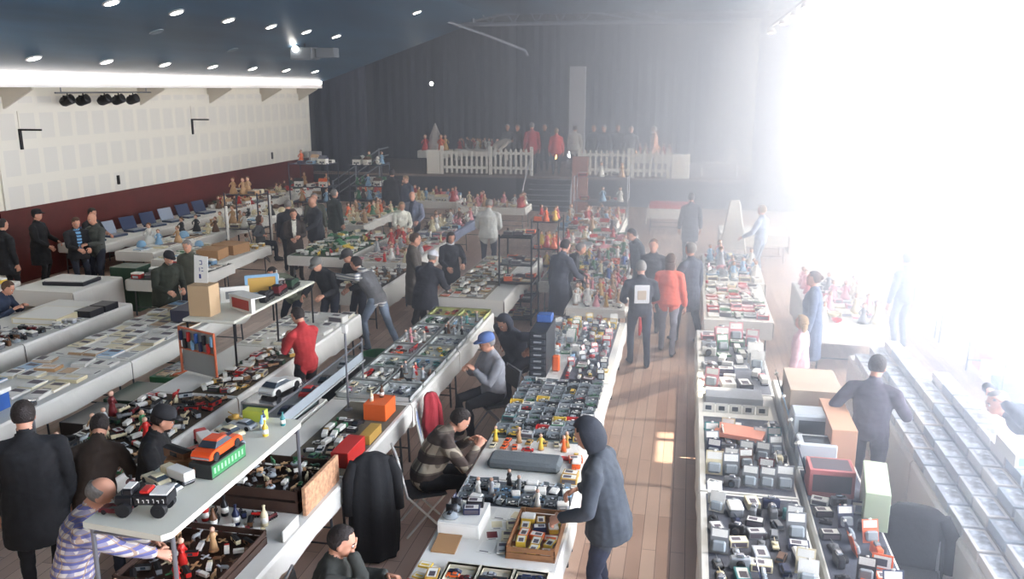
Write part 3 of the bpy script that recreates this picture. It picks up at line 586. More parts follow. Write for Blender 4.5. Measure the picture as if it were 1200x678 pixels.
def proto(kind):
    if kind in PROTO: return PROTO[kind]
    m = MB(); ms = [None, TYRE, GLS, CHR, WHT]; k = kind
    if k == 'toy car': car_parts(m, .115)
    elif k == 'toy coupe': car_parts(m, .12, 1)
    elif k == 'toy van': car_parts(m, .13, 2)
    elif k == 'model car': car_parts(m, .24)
    elif k == 'model coupe': car_parts(m, .25, 1)
    elif k == 'cased car': m.bev(-.08, -.04, 0, .08, .04, .014, .003, 1); m.M = Euler((0, 0, R(90))).to_matrix().to_4x4(); car_parts(m, .12, 0, 0, .014); m.M = Matrix(); m.box(-.078, -.038, .014, -.076, .038, .075, 5).box(.076, -.038, .014, .078, .038, .075, 5).box(-.078, .036, .014, .078, .038, .075, 5); ms = [None, TYRE, GLS, CHR, WHT, CLR]
    elif k == 'boxed car': m.bev(-.085, -.045, 0, .085, .045, .022, .003, 0).box(-.085, .03, .02, .085, .045, .085, 0).box(-.085, -.04, .02, -.08, .035, .085, 0).box(.08, -.04, .02, .085, .035, .085, 0); m.M = Euler((0, 0, R(90))).to_matrix().to_4x4(); car_parts(m, .125, 0, 4, .022); m.M = Matrix()
    elif k == 'carton': m.bev(-.12, -.08, 0, .12, .08, .09, .004, 0).box(-.10, -.0805, .015, .10, -.079, .075, 4).box(-.10, -.06, .0895, .10, .06, .091, 1).box(-.085, -.04, .0905, .03, .04, .092, 4); ms = [None, WHT, GLS, CHR, PRT]
    elif k == 'flat box': m.bev(-.15, -.11, 0, .15, .11, .045, .004, 0).box(-.13, -.09, .0445, .13, .09, .046, 1).box(-.10, -.02, .0455, .10, .06, .047, 0); ms = [None, WHT]
    elif k == 'blister pack': m.M = Euler((R(-18), 0, 0)).to_matrix().to_4x4(); m.box(-.06, 0, .0, .06, .004, .17, 0).bev(-.045, -.035, .015, .045, 0, .09, .012, 2).box(-.05, -.001, .11, .05, 0, .16, 1).tube([(-.0, 0, .165), (.0, .004, .175)], .012, 6, 1); ms = [None, WHT, CLR]
    elif k == 'bagged toy': m.loft([[(.07 * a * math.cos(t), .05 * a * math.sin(t), z) for t in [i * math.pi / 5 for i in range(10)]] for a, z in ((.8, 0), (1.1, .02), (.9, .045), (.3, .06))], 1); m.box(-.05, .03, .0, .05, .034, .11, 0); car_parts(m, .09, 0, 0, .045); ms = [None, CLR, GLS, CHR, WHT]
    elif k == 'toy lorry':
        m.bev(-.035, .05, .02, .035, .11, .085, .006, 0).box(-.032, .098, .052, .032, .112, .078, 2).box(-.034, -.12, .022, .034, .05, .032, 3).bev(-.037, -.12, .034, .037, .044, .09, .004, 4)
        for y in (-.09, -.06, .08): m.tube([(-.04, y, .017), (.04, y, .017)], .017, 10, 1)
    elif k == 'locomotive':
        m.tube([(0, -.06, .055), (0, .1, .055)], .026, 12, 0).bev(-.032, -.12, .03, .032, -.055, .10, .004, 0).box(-.036, -.126, .098, .036, -.05, .104, 1).tube([(0, .075, .07), (0, .075, .105), (0, .075, .11)], [.008, .009, .012], 8, 1).ball((0, .02, .08), .012, 8, 5, 3).box(-.03, -.12, .022, .03, .11, .034, 1)
        for y in (-.09, -.045, 0, .045, .085): m.tube([(-.03, y, .016), (.03, y, .016)], .016, 8, 1)
    elif k == 'railway wagon':
        m.bev(-.03, -.09, .03, .03, .09, .085, .003, 0).prism([(-.034, .085), (0, .095), (.034, .085)], -.094, .094, 1, 'y').box(-.031, -.03, .04, .031, .03, .075, 2)
        for y in (-.06, .06): m.tube([(-.028, y, .013), (.028, y, .013)], .013, 8, 1)
    elif k == 'figurine': m.lathe([(.03, 0), (.03, .008), (.02, .012)], n=10, m=1).lathe([(.026, .012), (.02, .05), (.014, .075), (.022, .1), (.016, .118), (.006, .124)], n=10, m=0).ball((0, 0, .138), .016, 8, 6, 4).tube([(-.02, 0, .105), (-.034, .01, .07)], .006, 6, 0).tube([(.02, 0, .105), (.03, .02, .085)], .006, 6, 0); ms = [None, BRN, GLS, CHR, SKN]
    elif k == 'doll': m.lathe([(.10, 0), (.085, .06), (.05, .15), (.035, .19), (.05, .24), (.04, .27), (.014, .285)], n=12, m=0).ball((0, -.005, .325), (.038, .04, .044), 10, 7, 4).ball((0, .008, .338), (.044, .042, .042), 10, 6, 1).tube([(-.045, 0, .25), (-.08, -.03, .2), (-.06, -.07, .17)], .014, 7, 0).tube([(.045, 0, .25), (.08, -.03, .2), (.06, -.07, .17)], .014, 7, 0); ms = [None, mat('doll_hair', (116, 78, 44), .8), GLS, CHR, SKN]
    elif k == 'teddy bear': 
        m.ball((0, 0, .09), (.065, .055, .08), 10, 7, 0).ball((0, -.01, .20), (.055, .05, .05), 10, 7, 0).ball((0, -.055, .19), (.022, .02, .018), 8, 5, 4)
        for q in (-1, 1): m.ball((q * .042, 0, .245), .018, 8, 5, 0).ball((q * .02, -.052, .21), .006, 6, 4, 1).tube([(q * .05, 0, .14), (q * .09, -.03, .1), (q * .1, -.05, .08)], [.022, .02, .018], 8, 0).tube([(q * .04, -.02, .035), (q * .06, -.09, .03), (q * .065, -.12, .035)], [.028, .026, .026], 8, 0)
    elif k == 'book': m.box(-.10, -.14, 0, .10, .14, .004, 0).box(-.096, -.136, .004, .098, .136, .024, 1).box(-.10, -.14, .024, .10, .14, .028, 0).box(-.102, -.14, 0, -.098, .14, .028, 0).box(-.07, .03, .0278, .07, .11, .029, 4).box(-.07, -.1, .0278, .04, -.08, .029, 4); ms = [None, WHT, GLS, CHR, PRT]
    elif k == 'booklet pile':
        for i in range(5): m.M = Matrix.Translation((.006 * math.sin(i * 5), .008 * math.cos(i * 3), 0)) @ Euler((0, 0, .08 * math.sin(i * 7))).to_matrix().to_4x4(); m.box(-.10, -.14, i * .01, .10, .14, i * .01 + .009, 0 if i % 2 else 1)
        m.box(-.08, -.02, .0488, .08, .10, .050, 4); ms = [None, WHT, GLS, CHR, PRT]
    elif k == 'picture card': m.box(-.08, -.11, 0, .08, .11, .004, 1).box(-.065, -.06, .0035, .065, .09, .005, 0).box(-.05, -.095, .0035, .04, -.08, .005, 4); ms = [None, WHT, GLS, CHR, PRT]
    elif k == 'tin plane': m.tube([(0, -.09, .035), (0, -.06, .035), (0, .03, .037), (0, .075, .04), (0, .09, .04)], [.006, .012, .018, .015, .006], 10, 0).prism([(-.13, -.0), (.13, -.0), (.12, .045), (-.12, .045)], .032, .037, 0, 'z').prism([(-.045, -.088), (.045, -.088), (.04, -.065), (-.04, -.065)], .036, .04, 0, 'z').prism([(-.09, .036), (-.06, .036), (-.085, .07)], -.002, .002, 0).tube([(-.03, .03, .012), (-.03, .03, .0)], .012, 8, 1).tube([(.03, .03, .012), (.03, .03, 0)], .012, 8, 1).box(-.04, .09, .036, .04, .093, .044, 3)
    elif k == 'tank': 
        m.prism([(-.07, .012), (-.055, .0), (.055, .0), (.07, .012), (.06, .03), (-.065, .03)], -.042, -.026, 1).prism([(-.07, .012), (-.055, .0), (.055, .0), (.07, .012), (.06, .03), (-.065, .03)], .026, .042, 1).bev(-.03, -.065, .018, .03, .06, .042, .006, 0).lathe([(.026, .042), (.024, .056), (.014, .062)], n=10, m=0).tube([(0, .02, .05), (0, .10, .054)], .004, 6, 0)
    elif k == 'bottle': m.lathe([(.03, 0), (.032, .01), (.032, .10), (.012, .14), (.011, .165), (.014, .17), (.014, .18)], n=12, m=0).lathe([(.0325, .03), (.0325, .08)], n=12, m=4)
    elif k == 'bowl': m.lathe([(.03, 0), (.035, .008), (.07, .03), (.085, .06), (.08, .06), (.066, .034), (.01, .012)], n=16, m=0)
    elif k == 'tin box': m.bev(-.06, -.045, 0, .06, .045, .06, .01, 0).bev(-.062, -.047, .048, .062, .047, .072, .01, 4).box(-.035, -.0475, .01, .035, -.0455, .04, 3)
    elif k == 'camera': m.bev(-.065, -.025, 0, .065, .025, .08, .008, 0).tube([(0, -.025, .04), (0, -.06, .04)], .028, 12, 1).tube([(0, -.058, .04), (0, -.062, .04)], .022, 12, 2).bev(-.025, -.02, .078, .025, .02, .10, .006, 3).tube([(.045, 0, .08), (.045, 0, .088)], .008, 8, 3)
    elif k == 'toy helmet': m.lathe([(.09, 0), (.095, .03), (.085, .08), (.05, .12), (.01, .13)], n=14, m=0)
    elif k == 'framed picture': m.M = Euler((R(-12), 0, 0)).to_matrix().to_4x4(); m.box(-.11, 0, 0, .11, .02, .17, 0).box(-.09, -.003, .02, .09, .001, .15, 4).box(-.06, -.005, .04, .05, -.002, .12, 2)
    elif k == 'doll house': m.box(-.12, -.08, 0, .12, .08, .16, 4).prism([(-.10, .16), (.10, .16), (0, .25)], -.13, .13, 0).box(-.08, -.083, .03, -.03, -.079, .08, 2).box(.03, -.083, .03, .08, -.079, .08, 2).box(-.02, -.084, 0, .02, -.079, .07, 0)
    elif k == 'farm animal': m.tube([(0, -.05, .05), (0, -.03, .055), (0, .03, .055), (0, .05, .05)], [.012, .022, .022, .014], 8, 0).tube([(0, .045, .055), (0, .07, .08), (0, .09, .075)], [.014, .012, .008], 7, 0).tube([(0, -.052, .055), (0, -.062, .03)], .003, 5, 0); [m.tube([(q * .013, y, .045), (q * .013, y, 0)], [.007, .005], 6, 0) for q in (-1, 1) for y in (-.035, .035)]
    o = m.build(kind.replace(' ', '_'), [q or pm('grey') for q in ms], None, k in ('teddy bear', 'doll', 'bottle', 'bowl', 'figurine', 'farm animal', 'bagged toy', 'toy helmet'))
    me = o.data; bpy.data.objects.remove(o)
    # drop unused slots is not needed; remember size
    xs = [abs(v.co.x) for v in me.vertices]; ys = [abs(v.co.y) for v in me.vertices]
    PROTO[kind] = (me, max(xs), max(ys)); return PROTO[kind]
CATS = {'carton': 'box', 'flat box': 'box', 'booklet pile': 'booklets', 'cased car': 'toy car', 'boxed car': 'boxed toy', 'toy coupe': 'toy car', 'toy van': 'toy van', 'model coupe': 'model car', 'picture card': 'card', 'toy helmet': 'helmet'}
NAMES = {}
LAB = set(); COUNT = {}
def put(kind, colour, loc, rz, label, group, sc=1.):
    me = proto(kind)[0]; o = bpy.data.objects.new(NAMES.get(kind, kind).replace(' ', '_'), me); COL.objects.link(o)
    o.location = loc; o.rotation_euler = (0, 0, rz); o.scale = (sc, sc, sc)
    o.material_slots[0].link = 'OBJECT'; o.material_slots[0].material = pm(colour)
    label = ' '.join(label.split())
    if len(label.split()) > 16: label = label.replace(' back,', ',')
    assert len(label.split()) <= 16, label
    assert label not in LAB, label
    LAB.add(label); COUNT[kind] = COUNT.get(kind, 0) + 1
    return tag(o, label, CATS.get(kind, kind), group)
COLS = {'mix': 'red blue white silver black green yellow cream navy orange maroon'.split(), 'dark': 'black grey navy dark_green maroon silver brown'.split(), 'paper': 'white cream white silver sky_blue cream tan'.split(),
        'warm': 'yellow orange tan gold red cream'.split(), 'metal': 'silver grey silver white black sky_blue'.split(), 'doll': 'pink white red cream sky_blue tan gold'.split(), 'wood': 'brown tan brown cream red dark_green'.split(), 'pale': 'white cream silver pink sky_blue white'.split()}
def fill(zone, short, x0, x1, y0, y1, z, nx, ny, kinds, cols, aisle='right', rot=0, jit=.12, sc=1., skip=.04, rowword='row', side='aisle', rnd_rot=.25, j0=0, fit=True):
    """countable goods set out in rows on one surface: one object each"""
    grp = 'goods ' + zone; cs = COLS[cols] if isinstance(cols, str) else cols; dx, dy = (x1 - x0) / nx, (y1 - y0) / ny
    ks = [k for k, w in kinds for _ in range(w)]
    for j in range(ny):
        for i in range(nx):
            if random.random() < skip: continue
            k = random.choice(ks); c = random.choice(cs).replace('_', ' '); me, hx, hy = proto(k); a = rot + random.uniform(-rnd_rot, rnd_rot)
            if random.random() < .2 and rnd_rot > .1: a += math.pi / 2
            ex, ey = abs(hx * math.cos(a)) + abs(hy * math.sin(a)), abs(hx * math.sin(a)) + abs(hy * math.cos(a)); s = sc
            if fit: s = min(sc * 1.15, dx * .5 / ex * 1.05, dy * .5 / ey * 1.05)
            mx, my = max(0, dx / 2 - ex * s), max(0, dy / 2 - ey * s)
            x = x0 + (i + .5) * dx + random.uniform(-mx, mx); y = y0 + (j + .5) * dy + random.uniform(-my, my)
            ii = nx - i if aisle == 'right' else i + 1
            sw = ('%s from the %s' % (od(ii), side)) if nx > 1 else ''
            put(k, c, (x, y, z), a, '%s %s %s, %s %s back%s' % (c, k, zone, od(j + 1 + j0), rowword, ', ' + sw if sw else ''), grp, s)
# ---- furniture
MCL = mat('paper_cloth', (226, 224, 216), .75, bump=.25, scale=4); MTB = mat('table_board', (170, 160, 146), .6); MLG = mat('table_leg', (86, 88, 92), .4, .6)
def table(label, x0, x1, y0, y1, z=.76, cloth=None, drop=.22, group='trestle tables of the fair', mt=None, clothlabel=None, dl=None, dr=None, mc=None):
    t = thing('trestle_table', label, 'table', ((x0 + x1) / 2, (y0 + y1) / 2, 0), 0, group); w, d = (x1 - x0) / 2, (y1 - y0) / 2
    MB().bev(-w, -d, z - .034, w, d, z - .004, .006).build('tabletop', mt or MTB, t)
    n = max(2, int(round((y1 - y0) / 1.8)) + 1)
    for i in range(n):
        y = -d + .12 + (2 * d - .24) * i / (n - 1); hh = z - .034
        MB().tube([(-w + .08, y, 0), (-w + .1, y, hh - .03), (w - .1, y, hh - .03), (w - .08, y, 0)], .015, 6).tube([(-w + .09, y, .18), (w - .09, y, .18)], .01, 6).build('leg_frame', MLG, t)
    dl = drop if dl is None else dl; dr = drop if dr is None else dr
    m = MB(); e = .012; n = max(6, int((y1 - y0) / .22)); ra = random.Random(int(x0 * 100 + y0 * 10)); rings = []
    for i in range(n + 1):
        y = y0 - e + (y1 - y0 + 2 * e) * i / n; w1, w2 = ra.uniform(-.012, .02), ra.uniform(-.012, .02); b1, b2 = ra.uniform(-.02, .03), ra.uniform(-.02, .03)
        L = x0 - e - .008; Rr = x1 + e + .008
        out = [(L - max(0, w1), y, z - dl + b1), (L, y, z - .03), (x0 - .002, y, z), (x1 + .002, y, z), (Rr, y, z - .03), (Rr + max(0, w2), y, z - dr + b2)]
        inn = [(Rr + max(0, w2) - .006, y, z - dr + b2), (Rr - .006, y, z - .034), (x1 - .002, y, z - .004), (x0 + .002, y, z - .004), (L + .006, y, z - .034), (L - max(0, w1) + .006, y, z - dl + b1)]
        rings.append(out + inn)
    m.loft(rings); o = m.build('tablecloth', mc or MCL)
    lb = clothlabel or ('white paper cloth covering ' + label.replace('trestle table', 'table')); lb = ' '.join(lb.split()[:16])
    tag(o, lb, 'tablecloth', 'white paper tablecloths'); m2 = MB()
    m2.box(x0, y0 - e, z - min(drop, .3), x1, y0 - e + .006, z - .004); m2.build('near_flap', mc or MCL, o)
def tray(label, x, y, w, d, h, z, m, group, t=.012, rz=0):
    b = MB(); b.box(-w, -d, 0, w, d, .008).box(-w, -d, 0, -w + t, d, h).box(w - t, -d, 0, w, d, h).box(-w, -d, 0, w, -d + t, h).box(-w, d - t, 0, w, d, h)
    b.box(-w - .008, -d - .008, h - .01, -w + t, d + .008, h).box(w - t, -d - .008, h - .01, w + .008, d + .008, h).box(-w, -d - .008, h - .01, w, -d + t, h).box(-w, d - t, h - .01, w, d + .008, h)
    o = b.build('open_tray', m); o.location = (x, y, z); o.rotation_euler = (0, 0, rz); return tag(o, label, 'tray', group)
def crate(label, x, y, w, d, h, z, m=None, group='wooden crates', rz=0, name='slatted_crate'):
    b = MB(); b.box(-w, -d, 0, w, d, .012); n = max(2, int(h / .09))
    for i in range(n):
        z0 = .015 + i * h / n; z1 = z0 + h / n * .78
        b.box(-w, -d, z0, w, -d + .01, z1).box(-w, d - .01, z0, w, d, z1).box(-w, -d, z0, -w + .01, d, z1).box(w - .01, -d, z0, w, d, z1)
    for sx in (-1, 1):
        for sy in (-1, 1): b.cb(sx * (w - .022), sy * (d - .022), 0, .03, .03, h + .01)
    o = b.build(name, m or WD); o.location = (x, y, z); o.rotation_euler = (0, 0, rz); return tag(o, label, 'crate', group)
def carton_box(name, label, cat, x, y, z, w, d, h, m, group=None, rz=0, panel=None, b=.004):
    q = MB().bev(-w / 2, -d / 2, 0, w / 2, d / 2, h, b, 0); ms = [m]
    if panel: q.box(-w / 2 + .03, -d / 2 - .002, h * .18, w / 2 - .03, -d / 2 + .001, h * .82, 1).box(-w / 2 + .03, -d / 2 + .03, h - .001, w / 2 - .03, d / 2 - .03, h + .0015, 1); ms.append(panel)
    o = q.build(name, ms); o.location = (x, y, z); o.rotation_euler = (0, 0, rz); return tag(o, label, cat, group)
def cover(label, x0, x1, y0, y1, z, rgb):
    tag(MB().box(x0, y0, z, x1, y1, z + .004).build('display_cloth', mat('display_cloth_%d_%d' % (rgb[0], rgb[2]), rgb, .9, var=.15, scale=12)), label, 'cloth', 'dark display cloths under the goods')
# ================================================================ tables, row by row
CARS = [('toy car', 4), ('toy coupe', 3), ('toy van', 2), ('toy lorry', 1)]
# -- central row, between the seated sellers and the sunlit aisle
table('trestle table of the central row nearest the camera', -1.95, -.87, 4.4, 7.35)
table('trestle table in the middle of the central row', -1.95, -.87, 7.4, 10.3)
table('trestle table at the far end of the central row', -1.95, -.87, 10.35, 13.3)
MTG = mat('tray_cream', (214, 206, 184), .6); MTC = mat('tray_clear_grey', (206, 210, 206), .4); MTY = mat('tray_rim_yellow', (196, 200, 130), .5)
cover('grey green display cloth under the silver cars of the central table', -1.94, -.93, 8.36, 10.28, .757, (96, 108, 104))
cover('dark grey display cloth under the bagged toys, central table', -1.5, -.96, 10.36, 13.27, .757, (104, 104, 112))
cover('slate display cloth under the silver cases of the central table', -1.93, -.9, 6.84, 7.34, .757, (92, 98, 104))
cover('brown display cloth under the left toy jumble', -6.39, -5.27, 6.52, 8.88, .757, (84, 70, 56))
cover('brown green display cloth before the hanging rack', -5.9, -5.27, 8.97, 10.88, .757, (96, 82, 62))
cover('dark display cloth at the near end of the sunlit table', .30, 1.11, 4.85, 7.48, .757, (84, 86, 94))
cover('dark display cloth in the middle of the sunlit table', .30, 1.11, 7.57, 9.45, .757, (92, 94, 102))
cover('grey display cloth at the far end of the sunlit table', .34, 1.13, 10.32, 13.05, .757, (128, 130, 138))
cover('dark display cloth on the near box stall', 1.21, 1.74, 5.62, 8.18, .757, (76, 80, 92))
cover('tan display cloth under the colourful island, second table', -2.74, -1.11, 16.08, 18.98, .757, (124, 116, 104))
cover('grey tan display cloth under the colourful island, third table', -2.99, -1.21, 19.08, 21.98, .757, (128, 118, 110))
cover('green display cloth under the green toys, left middle ground', -8.73, -7.37, 17.52, 20.55, .757, (74, 96, 66))
cover('tan display cloth left of the tall wire rack', -4.33, -3.45, 14.4, 18.35, .757, (148, 134, 112))
cover('dark display cloth under the mixed goods behind the bearded man', -10.73, -9.52, 14.57, 16.42, .757, (78, 78, 72))
cover('dark brown display cloth behind the jeans man', -6.43, -5.57, 14.62, 16.58, .757, (86, 74, 66))
cover('brown display cloth under the model cars by the red boxes', -3.8, -3.1, 7.07, 8.98, .797, (112, 104, 88))
q = 0
for j in range(4):
    for i in range(3):
        x, y = -1.57 + i * .27, 4.62 + j * .34; q += 1
        w_ = ('inner', 'middle', 'aisle-side')[i]
        tray('cream tray of toy cars, %s column, %s from the central table near end' % (w_, od(j + 1)), x, y, .125, .155, .045, .76, MTG, 'car trays on the central table')
        fill('in %s tray %s' % (w_, od(j + 1)), 's', x - .105, x + .105, y - .135, y + .135, .768, 2, 3, [('toy car', 2), ('toy coupe', 2), ('toy van', 1), ('railway wagon', 1)], ['maroon', 'dark_green', 'navy', 'silver', 'orange', 'grey', 'red', 'green'], rot=R(90), rnd_rot=.1, skip=.05)
fill('at the central table edge', 's', -1.93, -1.72, 4.5, 5.9, .76, 2, 7, [('tin box', 1), ('carton', 3), ('flat box', 1)], ['orange', 'yellow', 'gold', 'red', 'tan'], rot=R(90), skip=.25)
# pictures, yellow boxes and the white carton
carton_box('white_carton', 'open white carton at the inner edge of the central table', 'carton', -1.74, 6.45, .76, .36, .42, .13, WHT, panel=mat('carton_inside', (240, 238, 230), .7))
tag(MB().prism([(-.12, 0), (.14, .03), (.12, .04), (-.12, .012)], -.1, .1).at().build('cardboard_flap', BRN), 'tan cardboard flap leaning beside the white carton on the central table', 'cardboard').location = (-1.80, 6.1, .76)
fill('inside the white carton top', 's', -1.9, -1.6, 6.26, 6.64, .892, 2, 3, [('carton', 1), ('bagged toy', 1)], ['yellow', 'gold', 'black', 'navy'], skip=.1)
fill('beside the white carton', 's', -1.54, -1.26, 6.05, 6.8, .76, 2, 4, [('picture card', 3), ('book', 1)], ['cream', 'maroon', 'white', 'navy'], rot=0, rnd_rot=.3, skip=0)
crate('low wooden crate of orange and yellow boxes on the central table', -1.09, 6.35, .2, .34, .1, .76)
fill('in the orange box crate', 's', -1.27, -.91, 6.05, 6.65, .775, 3, 5, [('carton', 3), ('flat box', 1), ('tin box', 1)], ['orange', 'yellow', 'yellow', 'gold', 'navy', 'tan'], rot=R(90), skip=0, sc=1.3)
fill('near the silver cases', 's', -1.92, -.9, 6.86, 7.32, .76, 9, 4, [('cased car', 4), ('figurine', 2), ('tin box', 1)], 'metal', skip=.02)
tag(MB().bev(-.36, -.14, 0, .36, .14, .10, .03).build('foam_block', mat('foam_grey', (96, 102, 104), .95, bump=.4, scale=40)), 'long grey foam block lying across the central table', 'foam block').location = (-1.45, 7.72, .76)
fill('beside the grey foam block', 's', -1.05, -.9, 7.4, 8.1, .76, 1, 6, [('carton', 1), ('tin box', 1), ('toy car', 1)], 'warm')
tag(MB().bev(-.4, -.03, 0, .4, .03, .03, .01).build('red_strip', pm('red')), 'narrow red strip lying behind the grey foam block', 'strip').location = (-1.42, 7.95, .76)
fill('behind the foam block', 's', -1.93, -1.06, 8.05, 8.35, .76, 7, 2, [('figurine', 2), ('toy car', 2)], 'warm')
fill('in the grey display rows', 's', -1.93, -.92, 8.4, 10.25, .76, 7, 13, [('cased car', 5), ('boxed car', 3), ('toy van', 1), ('carton', 1)], ['silver', 'grey', 'silver', 'white', 'green', 'teal', 'grey', 'black', 'red', 'yellow'], rnd_rot=.08, skip=.03, sc=1.25)
fill('in the dark jumbled rows', 's', -1.5, -.92, 10.4, 11.1, .76, 4, 6, [('blister pack', 1), ('toy lorry', 2), ('toy van', 2), ('flat box', 1)], ['maroon', 'navy', 'black', 'yellow', 'green', 'red', 'cream'])
fill('at the bagged toy end', 's', -1.5, -.98, 11.15, 13.25, .76, 4, 15, [('bagged toy', 5), ('blister pack', 4), ('picture card', 1), ('flat box', 1)], ['silver', 'white', 'red', 'pink', 'navy', 'grey', 'yellow', 'sky_blue'], rnd_rot=.7, sc=1.3, skip=.03)
fill('beyond the drawer tower', 's', -1.94, -1.52, 11.45, 13.25, .76, 3, 12, [('bagged toy', 4), ('blister pack', 3), ('flat box', 1)], ['silver', 'white', 'orange', 'green', 'grey', 'yellow'], rnd_rot=.7, sc=1.3, skip=.03)
def drawer_unit(label, x, y, z, w, d, h, n, body, rz=0):
    t = thing('drawer_unit', label, 'drawer unit', (x, y, z), rz, None)
    MB().box(-w / 2, -d / 2 + .02, 0, w / 2, d / 2, h).build('cabinet', body, t); hh = h / n
    for k in range(n):
        o = MB().bev(-w / 2 + .012, -d / 2, k * hh + .01, w / 2 - .012, -d / 2 + .03, (k + 1) * hh - .01, .004).build('drawer', mat('drawer_front', (52, 56, 62), .4), t)
        MB().box(-.05, -d / 2 - .012, (k + .5) * hh - .008, .05, -d / 2 + .002, (k + .5) * hh + .012).build('handle', mat('handle_pale', (150, 154, 158), .4), o)
drawer_unit('black tower of small drawers standing on the central table', -1.80, 10.80, .76, .22, .8, .60, 7, mat('drawer_black', (36, 40, 44), .5))
tag(MB().bev(-.1, -.1, 0, .1, .1, .1, .01).build('blue_tin', pm('blue')), 'blue tin on top of the black drawer tower', 'tin').location = (-1.80, 11.0, 1.36)
tag(MB().bev(-.05, -.04, 0, .05, .04, .22, .02).build('orange_can', pm('orange')), 'orange upright can standing beside the black drawer tower', 'can').location = (-1.60, 10.7, .762)
# -- blue tray row
table('trestle table under the wooden crates, left of centre', -4.05, -3.07, 4.3, 7.0, z=.80)
table('trestle table under the model cars, left of centre', -4.05, -3.07, 7.05, 9.0, z=.80)
table('trestle table of grey trays, nearer half', -4.05, -3.07, 9.05, 11.15, z=.80, drop=.3)
table('trestle table of grey trays, farther half', -4.05, -3.07, 11.2, 13.35, z=.80, drop=.3)
KT = [CARS, [('toy car', 3), ('farm animal', 2), ('figurine', 1)], [('toy van', 2), ('tank', 2), ('toy lorry', 1)], [('figurine', 3), ('farm animal', 2)], [('tin plane', 2), ('toy coupe', 2)]]
TC = [['pink', 'silver', 'white', 'cream'], ['grey', 'silver', 'navy'], ['white', 'red', 'silver', 'cream'], ['black', 'brown', 'silver', 'red'], ['green', 'dark_green', 'cream', 'white'], ['sky_blue', 'silver', 'teal', 'grey'], ['red', 'brown', 'orange', 'maroon'], ['cream', 'yellow', 'green']]
for j in range(8):
    for i in range(2):
        x, y = -3.80 + i * .48, 9.05 + .28 + j * .535; far = j > 6; sidew = 'aisle-side' if i else 'inner'
        tray('%s tray of small toys, %s column, %s from tray table near end' % ('yellow rimmed' if far else 'pale grey', sidew, od(j + 1)), x, y, .225, .25, .065, .80, MTY if far else MTC, 'shallow trays on the tray table')
        fill('in %s grey tray %s' % (sidew, od(j + 1)), 's', x - .205, x + .205, y - .235, y + .235, .808, 3, 3, KT[(i + j * 2) % 5], TC[(j * 2 + i) % 8], rnd_rot=.5, skip=.04)
# model cars and red boxes before the trays
fill('before the grey trays', 's', -3.72, -3.38, 7.1, 8.4, .80, 3, 7, [('model car', 2), ('model coupe', 2), ('toy lorry', 3), ('carton', 1)], ['cream', 'white', 'maroon', 'black', 'silver', 'gold', 'green'], rot=0, rnd_rot=.3, skip=.03, sc=1.3)
carton_box('red_box', 'tall orange red box standing by the near grey trays', 'box', -3.30, 8.62, .802, .26, .34, .19, pm('orange'), None)
for dx, dy, s_, c in ((0, .08, .8, 'brown'), (-.07, -.06, .7, 'cream')): put('bottle', c, (-3.30 + dx, 8.62 + dy, .992), 0, '%s bottle standing on top of the tall orange red box' % c, 'bottles on the orange red box', s_)
carton_box('red_box', 'long bright red box on the table edge, near the hanging coat', 'box', -3.2, 7.45, .802, .18, .46, .16, pm('red'))
carton_box('gold_box', 'narrow gold yellow box behind the bright red box', 'box', -3.17, 7.98, .802, .12, .36, .1, pm('gold'))
# raised rail shelf above the model cars
t = thing('display_shelf', 'narrow raised grey display shelf with a glass front above the crates', 'shelf', (-4.02, 8.3, .80))
MB().box(-.16, -1.35, .29, .16, 1.35, .31).build('shelf_board', mat('shelf_grey', (150, 152, 150), .4), t)
for x, y, h in ((.14, -1.3, .6), (.14, 1.3, .6), (-.14, -1.3, .32), (-.14, 1.3, .32)): MB().tube([(x, y, 0), (x, y, h)], .014, 8).build('post', MST, t)
MB().box(.135, -1.3, .31, .145, 1.3, .42).build('glass_edge', CLR, t); MB().tube([(.14, -1.3, .55), (.14, 1.3, .55)], .01, 6).build('rail', MST, t)
for y, c, k in ((7.35, 'black', 'model car'), (7.75, 'navy', 'model coupe'), (8.3, 'red', 'model car'), (8.75, 'black', 'model coupe'), (9.3, 'silver', 'model car')):
    put(k, c, (-4.0, y, 1.112), .1, '%s %s on the narrow raised display shelf' % (c, k), 'model cars on the raised shelf', 1.35 if c == 'red' else 1)
t = thing('chrome_pole', 'upright chrome pole with a clamp at the tray table edge', 'pole', (-3.72, 8.72, .80)); 
MB().tube([(0, 0, 0), (0, 0, .98)], .014, 8).lathe([(.05, 0), (.05, .012), (.02, .02)]).build('pole', MST, t); MB().bev(-.03, -.03, .92, .03, .03, 1.02, .008).build('clamp', WHT, t)
# crates and jumble under and beside the top shelf
def vbox(label, cx, cy, z0, w, d, h): return crate(label, cx, cy, w, d, h, z0)
crate('long dark wooden crate, mid of three on the crate table', -3.6, 6.62, .42, .34, .22, .80, mat('wood_dark', (62, 42, 32), .7, var=.2, scale=5))
fill('heaped in the long crate', 's', -3.98, -3.22, 6.32, 6.92, .96, 7, 5, [('farm animal', 2), ('toy lorry', 2), ('tank', 2), ('tin plane', 1), ('bagged toy', 1)], ['green', 'dark_green', 'brown', 'silver', 'tan', 'grey', 'cream'], rnd_rot=1.2, skip=0, sc=2)
tag(MB().bev(-.02, -.36, 0, .02, .36, .26, .005).build('printed_board', mat('box_print', (196, 150, 116), .6, var=.4, scale=25)), 'printed tan cardboard side standing at the end of the long crate', 'board').location = (-3.12, 6.62, .80)
crate('dark crate of tin scraps, nearest on the crate table', -3.62, 5.35, .40, .42, .12, .80, mat('wood_dark', (62, 42, 32), .7, var=.2, scale=5))
